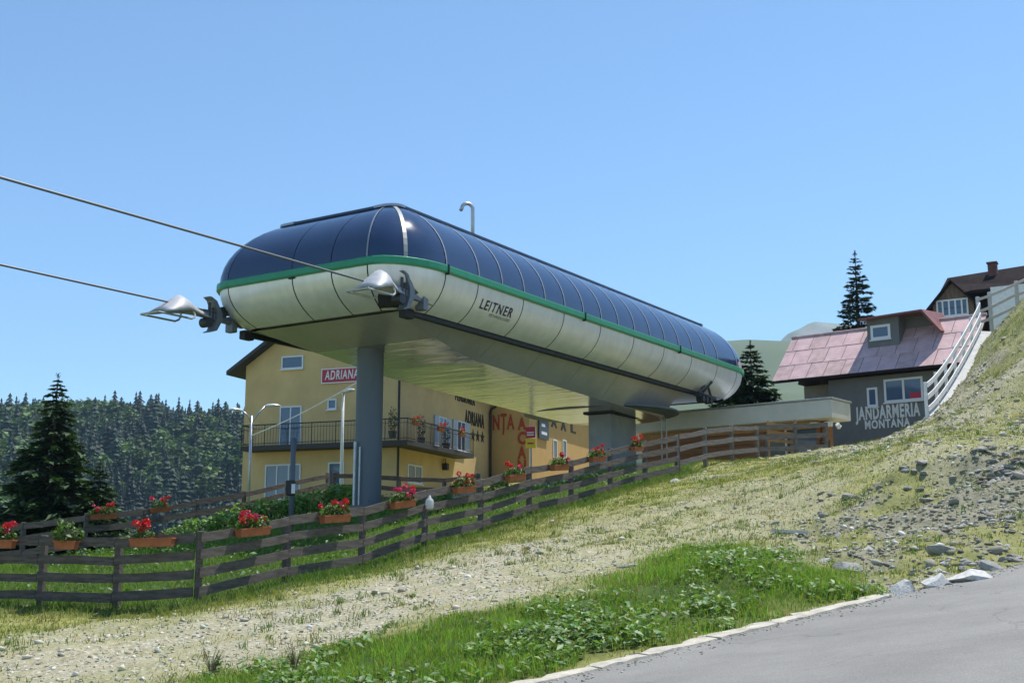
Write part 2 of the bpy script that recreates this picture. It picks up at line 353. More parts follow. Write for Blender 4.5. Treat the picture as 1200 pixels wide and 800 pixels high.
FENCE = np.array([p[:2] for p in FL + FP])
YARD = np.vstack([FENCE, [at(850, 520, 47)[:2], at(690, 540, 55)[:2], at(400, 570, 56)[:2], at(270, 600, 52)[:2], at(0, 640, 42)[:2], at(-200, 660, 36)[:2]]])
SCARP = poly_w([(1065, 575), (1120, 560), (1200, 545), (1290, 530)])
TRACK = poly_w([(-120, 785), (0, 768), (200, 740), (420, 708), (560, 675), (700, 640), (820, 598), (930, 565)])
def masks(x, y):
    """gravel, lush, rocky weights and what is left is thin turf"""
    nz = vnoise(x, y, .9, 1) * .6 + vnoise(x, y, .33, 2) * .4; nb = vnoise(x, y, 3.2, 3) * .6 + vnoise(x, y, 1.2, 4) * .4
    def soft(poly, w): 
        d = pdist(poly, x, y); s = np.where(inside(poly, x, y), d, -d); return sstep((s + (nz - .5) * w * 1.6) / w * .5 + .5)
    lush = soft(VERGE, .85); rocky = soft(ROCKY, 1.2) * (1 - lush); path = soft(PATH, 1.0) * (1 - lush)
    su = (x - .543) * math.sin(R(32.66)) + (y - 42.585) * math.cos(R(32.66)); sw = (x - .543) * math.cos(R(32.66)) - (y - 42.585) * math.sin(R(32.66))
    foot = sstep((su + 7.5) / 1.5) * sstep((12 - su) / 2) * sstep((sw + 6.5) / 1.5) * sstep((2.6 - sw + (nz - .5)) / 1.0)
    yard = np.where(inside(YARD, x, y), 1., 0.) * (1 - foot)
    fenceband = sstep(1 - (pdist(FENCE, x, y, False) - .35) / 1.0)
    emb = sstep((x - 6.5) / 3) * sstep((y - 24) / 5)
    open_ = (1 - lush) * (1 - yard) * (1 - fenceband * .85)
    stony = np.clip(np.maximum(path * (.62 + .36 * sstep((4 - x) / 5)), np.maximum(rocky * .85, emb * (.35 + .5 * sstep((nb - .42) * 6)))), 0, 1)
    stony = np.maximum(stony, foot)
    stony = np.maximum(stony, sstep((nb - .50) * 7) * .6 * sstep((x + 1) / 3)) * open_
    stony *= 1 - .75 * sstep((vnoise(x, y, 1.7, 7) * .6 + vnoise(x, y, .6, 8) * .4 - .52) * 9) * (1 - .6 * path)
    stony *= 1 - .45 * np.exp(-(pdist(TRACK, x, y, False) / .4) ** 2) * sstep((nb - .3) * 4)
    return dict(stony=np.clip(stony, 0, 1), lush=lush, yard=yard, rocky=rocky, path=path, emb=emb, fence=fenceband)
def ground_z(x, y):
    x = np.atleast_1d(np.asarray(x, float)); y = np.atleast_1d(np.asarray(y, float))
    z, q = smooth_z(x, y); near = (x > -14) & (x < 30) & (y > 9) & (y < 60) & (q > .3)
    if near.any():
        xs = x[near]; ys = y[near]; k = sstep((q[near] - .3) / 1.2)
        amp = .05 + .10 * inside(ROCKY, xs, ys) + .08 * sstep((xs - 8) / 3) * sstep((ys - 22) / 4)
        amp = np.where(inside(YARD, xs, ys), .04, amp)
        b_ = (vnoise(xs, ys, 1.3, 21) - .5) + .5 * (vnoise(xs, ys, .5, 22) - .5) + .3 * (vnoise(xs, ys, .22, 23) - .5)
        sc = np.exp(-(pdist(SCARP, xs, ys, False) / .75) ** 2) * (.42 + .3 * (vnoise(xs, ys, .5, 71) - .5))
        lush = np.where(inside(VERGE, xs, ys), np.minimum(pdist(VERGE, xs, ys), 1.) * .03, 0)
        tr = pdist(TRACK, xs, ys, False) + .35 * (vnoise(xs, ys, 2.3, 61) - .5); rut = -.07 * np.exp(-((tr - .78) / .2) ** 2) + .03 * np.exp(-(tr / .35) ** 2)
        z[near] += k * (2 * amp * b_ + sc + lush + rut)
    return z
def axis(dense0, dense1, step, lo, hi):
    a = list(np.arange(dense0, dense1 + step, step)); s = step
    x = a[-1]
    while x < hi: s *= 1.22; x += s; a.append(min(x, hi + 1))
    x = a[0]; s = step
    while x > lo: s *= 1.22; x -= s; a.insert(0, max(x, lo - 1))
    return np.array(a)
gx = axis(-9, 19, .115, -1900, 1900); gy = axis(11.5, 46, .125, -60, 3700)
GX, GY = np.meshgrid(gx, gy); X = GX.ravel(); Yv = GY.ravel()
Z = ground_z(X, Yv); Z -= np.where(((X - P1[0]) * EN[0] + (Yv - P1[1]) * EN[1]) < .12, .035, 0)
mk = masks(X, Yv)
nx, ny = len(gx), len(gy); idx = np.arange(nx * ny).reshape(ny, nx)
quad = np.stack([idx[:-1, :-1], idx[:-1, 1:], idx[1:, 1:], idx[1:, :-1]], -1).reshape(-1, 4)
gc = np.stack([mk['stony'], np.maximum(mk['lush'], np.maximum(mk['yard'], mk['fence'] * .7)), mk['rocky']], -1)
gm = bpy.data.materials.new('ground'); gm.use_nodes = True; MATS['ground'] = gm
nt = gm.node_tree; N = nt.nodes; L = nt.links; b = N['Principled BSDF']; b.inputs['Roughness'].default_value = .95; b.inputs['Specular IOR Level'].default_value = .2
tc = N.new('ShaderNodeTexCoord'); at_ = N.new('ShaderNodeAttribute'); at_.attribute_name = 'Col'; sep = N.new('ShaderNodeSeparateColor'); L.new(at_.outputs['Color'], sep.inputs[0])
def noise(sc, det=5, ro=.6):
    n = N.new('ShaderNodeTexNoise'); n.inputs['Scale'].default_value = sc; n.inputs['Detail'].default_value = det; n.inputs['Roughness'].default_value = ro; L.new(tc.outputs['Object'], n.inputs['Vector']); return n.outputs['Fac']
def ramp(f, stops):
    r = N.new('ShaderNodeValToRGB'); el = r.color_ramp.elements
    while len(el) < len(stops): el.new(.5)
    for e_, (p, c) in zip(el, stops): e_.position = p; e_.color = (*c, 1)
    L.new(f, r.inputs[0]); return r.outputs[0]
def mix(f, a, b_):
    mm = N.new('ShaderNodeMixRGB'); L.new(f, mm.inputs[0]); L.new(a, mm.inputs[1]); L.new(b_, mm.inputs[2]); return mm.outputs[0]
turf = ramp(noise(2.6, 8), [(.30, (.125, .15, .034)), (.5, (.24, .245, .068)), (.72, (.37, .345, .155))])
vor = N.new('ShaderNodeTexVoronoi'); vor.inputs['Scale'].default_value = 26; L.new(tc.outputs['Object'], vor.inputs['Vector'])
vs_ = N.new('ShaderNodeSeparateColor'); L.new(vor.outputs['Color'], vs_.inputs[0])
stones = ramp(vs_.outputs[0], [(0., (.18, .16, .11)), (.45, (.35, .325, .235)), (.8, (.48, .455, .35)), (1., (.66, .64, .55))])
dirt = ramp(noise(3.5, 8, .7), [(.3, (.30, .265, .165)), (.7, (.47, .425, .28))])
grav = mix(ramp(noise(9, 4), [(.42, (0, 0, 0)), (.58, (1, 1, 1))]), dirt, stones)
lushc = ramp(noise(4, 6), [(.3, (.035, .06, .014)), (.7, (.085, .125, .03))])
rub = ramp(noise(7, 8, .75), [(.3, (.14, .125, .09)), (.5, (.25, .235, .175)), (.72, (.38, .365, .30))]); grav = mix(sep.outputs[2], grav, rub)
c1 = mix(sep.outputs[0], turf, grav); c2 = mix(sep.outputs[1], c1, lushc); L.new(c2, b.inputs['Base Color'])
bp = N.new('ShaderNodeBump'); bp.inputs['Strength'].default_value = .9; bp.inputs['Distance'].default_value = .05; L.new(noise(11, 8, .7), bp.inputs['Height']); L.new(bp.outputs[0], b.inputs['Normal'])
structure(link('ground', np_mesh('ground', np.stack([X, Yv, Z], -1), quad, 'ground', gc, smooth=True)))

# road: one sheet on the road plane, and its crumbling concrete kerb strip
mb = MB(); rows = []
for s in np.arange(-30, 31, 1.0):
    row = []
    for n_ in (-26, -16, -8, -4, -2, -.5, 0.02):
        w = .035 * math.sin(s * 1.7) + .02 * math.sin(s * 4.1) if n_ > -.1 else 0
        q = edge(s, n_ + w); row.append((q[0], q[1], road_z(*q) + .006))
    rows.append(row)
structure(mb.grid(rows).build('road', 'asphalt'))
kerb_parent = None
s = -9.0; first = True
while s < 5.6:
    ln = random.uniform(.55, 1.5); s1 = min(s + ln, 5.7); mb = MB(); rows = []
    for t in np.linspace(s, s1 - random.uniform(.01, .05), 7):
        o0 = -.03 + random.uniform(-.02, .02); o1 = .34 + random.uniform(-.12, .12); h = .03 + random.uniform(-.008, .012)
        rows.append([(*edge(t, o0), road_z(*edge(t, o0)) - .02), (*edge(t, o0 + .015), road_z(*edge(t, o0)) + h), (*edge(t, (o0 + o1) / 2), road_z(*edge(t, .1)) + h + .015), (*edge(t, o1), road_z(*edge(t, o1)) + h + .005), (*edge(t, o1 + .02), road_z(*edge(t, o1)) - .08)])
    mb.grid(rows); n5 = 5; mb.f += [tuple(range(4, -1, -1)), tuple(range(30, 35))]
    o = mb.build('kerb' if first else 'kerb_section', 'kerb', None if first else kerb_parent)
    if first: structure(o); kerb_parent = o; first = False
    s = s1

# ------------------------------------------------------------------ the lift station
YAW = R(32.66); SO = np.array([.543, 42.585]); SU = np.array([math.sin(YAW), math.cos(YAW)]); SW = np.array([math.cos(YAW), -math.sin(YAW)])
SZ = 3.5
def st_world(u, w, z): p = SO + SU * u + SW * w; return (p[0], p[1], z)
def sl3(u, w, z): return (u, -w, z - SZ)
station = thing('lift_station', 'chairlift station with dark blue domed roof, beige panels and green band on pillars', 'lift station', (SO[0], SO[1], SZ), math.pi / 2 - YAW)
ZB, ZP, ZG, ZC = 8.316, 9.355, 9.52, 11.44
AR, BR = 10.114, 1.84                                              # where the corner arcs start
long_u = [-10.114] + [-8.557 + .5 * 2.385 * k for k in range(15)] + [10.114]
NARC = 8
def ring_pts():
    """ring as (straight coordinate, arc angle) stations, anticlockwise seen from above in (u, w)"""
    pts = []
    for u in long_u[:-1]: pts.append(('L', u, +1))                   # right long side, front to back
    for k in range(NARC): pts.append(('A', (1, 1), 90 - 90 * k / NARC))
    for w in (1.84, .62, -.62): pts.append(('E', w, 1))
    for k in range(NARC): pts.append(('A', (1, -1), 0 - 90 * k / NARC))
    for u in reversed(long_u[1:]): pts.append(('L', u, -1))
    for k in range(NARC): pts.append(('A', (-1, -1), 270 - 90 * k / NARC))
    for w in (-1.84, -.1, 1.3): pts.append(('E', w, -1))
    for k in range(NARC): pts.append(('A', (-1, 1), 180 - 90 * k / NARC))
    return pts
RING = ring_pts()
def ring(a, b_, z, rb=None):
    """a, b_: half length and half width of the ring at height z"""
    ra = a - AR; rb = rb or (b_ - BR if b_ > BR else .1); out = []
    for kind, q, s_ in RING:
        if kind == 'L': out.append((q, s_ * b_, z))
        elif kind == 'E': out.append((s_ * a, q * (b_ - rb) / BR if abs(q) > 1.8 else q * min(1, (b_ - rb) / BR), z))
        else:
            t = R(s_); out.append((q[0] * AR + ra * math.cos(t), q[1] * (b_ - rb) + rb * math.sin(t), z))
    return out
def lerp_ring(r0, r1, s, z): return [(p[0] + (q[0] - p[0]) * s, p[1] + (q[1] - p[1]) * s, z) for p, q in zip(r0, r1)]
RBB = 1.2
B0 = ring(12.014, 3.741, 0, RBB); BB = ring(11.05, 3.04, 0, .75); BC = ring(10.40, 2.15, 0)
NR = len(RING)
def find(kind, q, s_=None):
    for i, (k, a, c) in enumerate(RING):
        if k == kind and (a == q if not isinstance(q, float) else abs(a - q) < 1e-6) and (s_ is None or c == s_): return i
def split_indices(dome):
    I = []
    for i, (k, q, s_) in enumerate(RING):
        if k == 'L':
            j = min(range(len(long_u)), key=lambda t: abs(long_u[t] - q))
            if dome or j in (0, 1, 16) or (j % 2 == 1): I.append(i)
        elif k == 'E': I.append(i)
        elif k == 'A' and (s_ % 90 == 0 or (dome and s_ % 45 == 0)): I.append(i)
    return sorted(set(I))
def skin(i0, i1, rows_fn, gap, steps):
    """panel between ring stations i0 and i1 (wrapping); rows_fn(t) -> ring at profile parameter t"""
    idx_ = list(range(i0, i1 + 1)) if i1 > i0 else list(range(i0, NR)) + list(range(0, i1 + 1))
    rows = []
    for t in steps:
        rg = rows_fn(t); pts = [Vector(rg[i]) for i in idx_]
        d = (pts[1] - pts[0]); pts[0] = pts[0] + d.normalized() * min(gap, d.length * .4)
        d = (pts[-2] - pts[-1]); pts[-1] = pts[-1] + d.normalized() * min(gap, d.length * .4)
        rows.append([sl3(*p) for p in pts])
    return rows
PHI = R(60)
def dome_ring(t, off=0.):
    ph = t * PHI; s = (1 - math.cos(ph)) / (1 - math.cos(PHI)); z = ZG + (ZC - ZG) * math.sin(ph) / math.sin(PHI); return lerp_ring(B0, BC, s + off, z - off * .6)
def panel_ring(t, off=0.):
    ph = t * R(54); s = (1 - math.cos(ph)) / (1 - math.cos(R(54))); z = ZP - (ZP - ZB) * math.sin(ph) / math.sin(R(54)); r_ = lerp_ring(B0, BB, .03 + .97 * s + off, z); return r_
DS = split_indices(True); PS = split_indices(False)
steps = [k / 9 for k in range(10)]
for a, c in zip(DS, DS[1:] + DS[:1]):
    MB().grid(skin(a, c, dome_ring, .012, steps)).build('roof_panel', 'roof_tint', station, True)
# pale sealing strips over the roof joints, and the broad ribs on the corners
for i in DS:
    k, q, s_ = RING[i]; wd = .055 if k == 'A' and s_ % 90 else (.026 if k != 'E' else .016)
    if k == 'E' : continue
    rows = []
    for t in [j / 12 for j in range(13)]:
        rg = dome_ring(t, -.008); p = Vector(rg[i]); n_ = (Vector(rg[(i + 1) % NR]) - Vector(rg[i - 1])).normalized()
        rows.append([sl3(*(p - n_ * wd)), sl3(*(p + n_ * wd))])
    MB().grid(rows).build('joint_strip', 'corner_rib' if wd > .05 else 'seal_strip', station)
psteps = [k / 7 for k in range(8)]
for a, c in zip(PS, PS[1:] + PS[:1]):
    MB().grid(skin(a, c, panel_ring, .020, psteps)).build('side_panel', 'panel_metal', station, True)
MB().grid([[sl3(*p) for p in panel_ring(t, .045)] for t in psteps], True).build('inner_shell', 'dark_gap', station)
MB().grid([[sl3(*p) for p in dome_ring(t, .03)] for t in steps], True).build('roof_liner', 'dark_gap', station)
# green band
rows = []
for da, z in ((-.06, ZP - .01), (.05, ZP - .005), (.075, ZP + .03), (.075, ZG + .02), (.04, ZG + .045), (-.06, ZG + .03), (-.06, ZP - .01)):
    rows.append([sl3(*p) for p in ring(12.014 + da, 3.741 + da, z, RBB + da)])
gb = MB().grid(rows, True).build('green_band', 'green_paint', station)
for i in (find('L', long_u[0], 1), find('L', long_u[6], 1), find('L', long_u[12], 1), find('E', -.1, -1)):
    p = Vector(ring(12.014, 3.741, ZG - .09, RBB)[i]); MB().box(-.02, .02, -.10, .10, -.125, .145).build('band_joint', 'dark_rail', gb).location = sl3(*p)
# flat ridge cap with its overhanging edge and pale corner trims
def capring(d, z): return [sl3(*p) for p in ring(10.40 + d, 2.15 + d, z)]
mb = MB(); mb.grid([capring(.03, ZC - .03), capring(.10, ZC - .02), capring(.10, ZC + .05), capring(-.02, ZC + .09)], True)
n0 = len(mb.v) - NR; mb.f.append(tuple(range(n0, n0 + NR))); mb.build('roof_cap', 'cap_metal', station)
for su_ in (-1, 1):
    for sw_ in (-1, 1):
        i0 = [i for i, (k, q, s_) in enumerate(RING) if k == 'A' and q == (su_, sw_)]; i0 = [i0[0] - 1] + i0 + [(i0[-1] + 1) % NR]
        rows = []
        for d, z in ((.04, ZC - .025), (.112, ZC - .01), (.112, ZC + .06), (-.02, ZC + .10), (-.30, ZC + .104)):
            rg = ring(10.40 + d, 2.15 + d, z); row = []
            for i in i0:
                p = list(rg[i]); k, q, s_ = RING[i]
                if k == 'L': p[0] = su_ * 10.05
                if k == 'E': p[1] = sw_ * 1.5
                row.append(sl3(*p))
            rows.append(row)
        MB().grid(rows).build('cap_corner', 'cap_trim', station)
# closed soffit between the side panels and the boat-shaped belly below it
mb = MB(); rg = [sl3(p[0], p[1], ZB + .03) for p in ring(10.9, 3.0, 0)]; mb.add(rg, [tuple(range(len(rg) - 1, -1, -1))]); mb.build('soffit', 'soffit_dull', station)
def belly(u):
    us = [-10.9, -10.2, -8.6, -6.2, -3, 0, 4, 7.4]; zs = [8.30, 8.20, 7.97, 7.66, 7.52, 7.42, 7.30, 7.23]
    return float(np.interp(u, us, zs))
prev = None
ends = [-10.85, -8.6, -6.2, -3.6, -1.0, 1.6, 4.2, 6.6]
for a, c in zip(ends, ends[1:]):
    rows = []
    for u in np.linspace(a + .006, c - .006, 4):
        z = belly(u); k = min(1, (u + 10.9) / 4); w1 = 2.55 - .5 * k
        rows.append([sl3(u, w, zz) for w, zz in ((2.86, 8.335), (2.84, 8.31 - .05 * k), (w1, z), (-w1, z), (-2.84, 8.31 - .05 * k), (-2.86, 8.335))])
    MB().grid([r_[2:4] for r_ in rows]).build('belly_sheet', 'soffit_dull' if c < -8 else 'soffit_metal', station)
    MB().grid([r_[0:3] for r_ in rows]).build('belly_side', 'soffit_dull', station); MB().grid([r_[3:6] for r_ in rows]).build('belly_side', 'soffit_dull', station)
mb = MB(); z = belly(6.6); arc = [(6.6 + 1.5 * math.cos(t), 2.05 * math.sin(t)) for t in np.linspace(math.pi / 2, -math.pi / 2, 13)]
mb.grid([[sl3(u, w, 8.3) for u, w in arc], [sl3(u, w, z + .06) for u, w in arc], [sl3(6.6 + (u - 6.6) * .95, w * .97, z) for u, w in arc]])
k0 = len(mb.v) - 13; mb.f.append(tuple(range(k0, k0 + 13))); mb.build('belly_end', 'soffit_metal', station, True)
# hanger guide rails in the dark slots
for s_ in (1, -1):
    mb = MB(); mb.box(-10.75, 9.6, -.07 - s_ * 2.95, .07 - s_ * 2.95, 8.17 - SZ, 8.30 - SZ, .012); mb.build('guide_rail', 'dark_rail', station)
    mb = MB(); mb.box(-10.98, -10.6, -.11 - s_ * 2.93, .11 - s_ * 2.93, 8.08 - SZ, 8.34 - SZ, .02); mb.build('rail_entry', 'dark_rail', station)
# solid dark box painted as the shade of the opening beside the right rope
mb = MB(); mb.add([sl3(*q) for q in [(-11.52, 2.55, 8.36), (-11.18, 3.06, 8.36), (-11.3, 3.22, 8.95), (-11.68, 2.62, 8.95), (-10.9, 2.2, 8.36), (-10.6, 2.9, 8.36), (-10.6, 2.9, 8.95), (-10.9, 2.2, 8.95)]],
                  [(0, 1, 2, 3), (4, 7, 6, 5), (0, 4, 5, 1), (1, 5, 6, 2), (2, 6, 7, 3), (3, 7, 4, 0)]); mb.build('rope_opening_shade', 'dark_gap', station)
# bullwheel disc under the rear
mb = MB(); circ = [(5.4 + 3.0 * math.cos(t), 3.0 * math.sin(t)) for t in np.linspace(0, 2 * math.pi, 49)[:-1]]
mb.grid([[sl3(5.4 + (u - 5.4) * k, w * k, z) for u, w in circ] for k, z in ((.2, 7.46), (.95, 7.46), (1, 7.43), (1, 7.36), (.95, 7.33), (.2, 7.33))], True); mb.build('bullwheel', 'pillar_steel', station)
# front steel pillar and rear concrete pier
fp = (-8.05, -.52); gz = float(ground_z(*st_world(*fp, 0)[:2])[0])
mb = MB(); circ = [(math.cos(t), math.sin(t)) for t in np.linspace(0, 2 * math.pi, 33)[:-1]]
mb.grid([[(fp[0] + .40 * c, -fp[1] + .40 * s, z - SZ) for c, s in circ] for z in (gz - .5, gz + 2, gz + 4, 8.1)], True)
front_pillar = mb.build('front_pillar', 'pillar_steel', station, True)
mb = MB(); mb.grid([[(fp[0] + r_ * c, -fp[1] + r_ * s, z - SZ) for c, s in circ] for r_, z in ((.55, gz - .2), (.55, gz + .06), (.40, gz + .06))], True); mb.build('base_flange', 'pillar_steel', front_pillar)
mb = MB(); mb.tube([(fp[0] - .47, -fp[1] + .12, z - SZ) for z in (gz - .1, gz + 1.9)], .045, 8); mb.tube([(fp[0] - .47, -fp[1] - .06, z - SZ) for z in (gz - .1, gz + 1.75)], .025, 8); mb.build('conduit_pipe', 'galvanised', front_pillar)
gz2 = float(ground_z(*st_world(5.3, .5, 0)[:2])[0])
mb = MB(); mb.box(4.3, 6.36, -1.0, -.05, gz2 - .6 - SZ, 7.24 - SZ, .03); rear = mb.build('rear_pier', 'pier_concrete', station)
mb = MB(); mb.box(4.15, 6.5, -1.15, .1, 7.24 - SZ, 7.34 - SZ, .02); mb.build('pier_head', 'dark_rail', rear)
# ladder by the rear pier
lx, lw = 7.3, 1.75; gz3 = float(ground_z(*st_world(lx, lw, 0)[:2])[0]); lad = MB()
for d in (-.22, .22): lad.tube([sl3(lx + d, lw, gz3), sl3(lx + d, lw, 7.6), sl3(lx + d, lw - .25, 7.75)], .03, 6)
for k in range(12): lad.tube([sl3(lx - .22, lw, gz3 + .35 + .3 * k), sl3(lx + .22, lw, gz3 + .35 + .3 * k)], .018, 5)
lad.build('ladder', 'galvanised', station)
# lettering on the third panel, wrapped on the curve
def panel_point(u, t, off):
    ph = t * R(54); s = .03 + .97 * (1 - math.cos(ph)) / (1 - math.cos(R(54))); z = ZP - (ZP - ZB) * math.sin(ph) / math.sin(R(54)); w = 3.741 + (3.04 - 3.741) * s
    return sl3(u, w + off, z - off * .4)
for nm, body, size, wd, u0, t0, m_, bold in (('maker_lettering', 'LEITNER', .36, 1.66, -7.42, .42, 'logo_blue', .006), ('maker_subline', 'TECHNOLOGIES', .10, 1.1, -7.12, .60, 'logo_small', .0)):
    me = text_mesh(body, size, 0., bold, 1.2 if bold else 1.0); xs = [v.co.x for v in me.vertices]; cx = (min(xs) + max(xs)) / 2; k = wd / (max(xs) - min(xs))
    bm = bmesh.new(); bm.from_mesh(me); bmesh.ops.triangulate(bm, faces=bm.faces); bm.to_mesh(me); bm.free()
    for v in me.vertices: v.co = panel_point(u0 + (v.co.x - cx) * k, t0 - v.co.y / 1.05 * .95, .012)
    link(nm, finish(me, m_), station)
# bent vent pipe standing on the cap
vp = min(((u, -1.0) for u in np.linspace(-10, 9, 400)), key=lambda q: abs(px(st_world(*q, 11.6))[0] - 553.5)); vt = min(np.linspace(11.6, 15, 300), key=lambda z: abs(px(st_world(*vp, z))[1] - 241))
MB().tube([sl3(*vp, ZC + .05), sl3(*vp, vt - .12)] + [sl3(vp[0] - .16 + .16 * math.cos(t), vp[1] - .12 + .12 * math.cos(t), vt - .12 + .18 * math.sin(t)) for t in np.linspace(.3, math.pi, 7)] + [sl3(vp[0] - .36, vp[1] - .27, vt - .22)], .065, 10).build('vent_pipe', 'galvanised', station, True)
# rope inlet guides: flared hoods on arms
def dish(u_tip, w0, z0, ln):
    prof = [(0, .36, -.16, -.24), (.10, .44, -.02, -.21), (.24, .47, .20, -.15), (.38, .44, .38, -.09), (.50, .36, .32, -.06), (.62, .25, .21, -.05), (.76, .15, .12, -.06), (.9, .10, .07, -.08), (1.0, .09, .05, -.09)]
    rows = []
    for f_, hw, zt, zb_ in prof:
        u = u_tip + ln * f_; rows.append([sl3(u, w0 + hw * a_, z0 + zb_ + (zt - zb_) * k_) for a_, k_ in ((-1, 0), (-.88, .35), (-.6, .75), (-.22, .97), (0, 1), (.22, .97), (.6, .75), (.88, .35), (1, 0))])
    mb = MB(); mb.grid(rows); o = mb.build('rope_guide_hood', 'dish_grey', station, True)
    md = o.modifiers.new('thickness', 'SOLIDIFY'); md.thickness = .03
    mb = MB(); zt = z0 - .26
    for sd in (-1, 1):
        mb.tube([sl3(u_tip - .22, w0 + sd * .34, zt - .04), sl3(u_tip + .50 * ln, w0 + sd * .33, zt - .03), sl3(u_tip + .56 * ln, w0 + sd * .31, zt + .03), sl3(u_tip + .58 * ln, w0 + sd * .28, zt + .12), sl3(u_tip + .56 * ln, w0 + sd * .25, z0 - .02)], .03, 8)
    mb.tube([sl3(u_tip - .22, w0 - .34, zt - .04), sl3(u_tip - .22, w0 + .34, zt - .04)], .03, 8); mb.build('guide_bar', 'galvanised', o)
    mb = MB(); ue = u_tip + ln
    mb.beam(sl3(u_tip + ln * .85, w0, z0 + .0), sl3(ue + 1.3, w0, z0 - .08), .14, .17); mb.box(ue + .75, ue + .95, -w0 - .14, -w0 + .14, z0 - .36 - SZ, z0 + .1 - SZ, .02)
    mb.build('guide_arm', 'dish_arm', station)
    mb = MB(); rows = []
    for u, z, hw in ((ue - .12, z0 + .52, .04), (ue + .05, z0 + .44, .07), (ue + .26, z0 + .10, .10), (ue + .26, z0 - .10, .10), (ue + .10, z0 - .42, .07), (ue - .10, z0 - .50, .04)):
        rows.append([sl3(u - hw, w0 - .14, z), sl3(u + hw, w0 - .14, z), sl3(u + hw, w0 + .14, z), sl3(u - hw, w0 + .14, z)])
    mb.grid(rows, True); mb.f += [(3, 2, 1, 0), (20, 21, 22, 23)]; mb.build('guide_clamp', 'dish_arm', station)
    mb = MB()
    for k in range(3): mb.tube([sl3(ue - .08 + .13 * k, w0 + .05, z0 - .3 + .12 * k), sl3(ue - .08 + .13 * k, w0 + .05, z0 + .36 - .13 * k)], .04, 8)
    mb.tube([sl3(ue - .12, w0 - .16, z0 - .22), sl3(ue - .12, w0 + .12, z0 - .22)], .14, 14); mb.tube([sl3(ue + .42, w0 - .2, z0 + .16), sl3(ue + .42, w0 + .12, z0 + .16)], .16, 14); mb.build('guide_roller', 'machine_dark', station)
dish(-13.0, 3.25, 8.66, 1.6)
dish(-14.05, -3.1, 8.60, 1.95)
# small bracket machinery under the far right end
mb = MB()
bu, bw, bz = 7.9, 3.25, 8.1
for a, c in (((-.55, .0, .02), (.0, .1, .62)), ((.0, .1, .62), (.55, .05, .02)), ((-.55, 0, .02), (.6, .05, .02)), ((-.2, -.2, -.05), (.1, .3, .6)), ((-.8, .1, .1), (.8, .12, -.02))):
    mb.tube([sl3(bu + a[0], bw + a[1], bz + a[2]), sl3(bu + c[0], bw + c[1], bz + c[2])], .05, 6)
for d in (-.45, -.1, .3): mb.tube([sl3(bu + d, bw - .1, bz - .12), sl3(bu + d, bw + .18, bz - .12)], .13, 12)
mb.box(bu - .7, bu + .4, -bw - .1, -bw + .1, bz - .05 - SZ, bz + .12 - SZ, .02); mb.build('exit_bracket', 'machine_dark', station)
# haul ropes
def rope(w0, target, lab):
    u1 = -15.; best = None
    # slope so that the rope passes the measured point far along the line
    def err(m_): 
        a = px(st_world(-11.5, w0, 8.72)); us = np.linspace(-12, -26, 400); q = [px(st_world(u, w0, 8.72 - (u + 11.5) * m_)) for u in us]
        j = min(range(400), key=lambda i: abs(q[i][0] - target[0])); return q[j][1] - target[1]
    lo, hi = -.2, .3
    for _ in range(30):
        mid = (lo + hi) / 2
        if err(mid) > 0: lo = mid
        else: hi = mid
    o = MB().tube([st_world(u, w0, 8.72 - (u + 11.5) * lo) for u in np.linspace(-10.8, -34, 20)], .03, 8).build('haul_rope', 'rope_steel', None, True)
    tag(o, lab, 'steel rope', 'haul ropes')
rope(3.05, (0, 208), 'steel haul rope crossing in front of the dome to the near rope guide')
rope(-3.05, (0, 310), 'lower steel haul rope entering the far left rope guide')

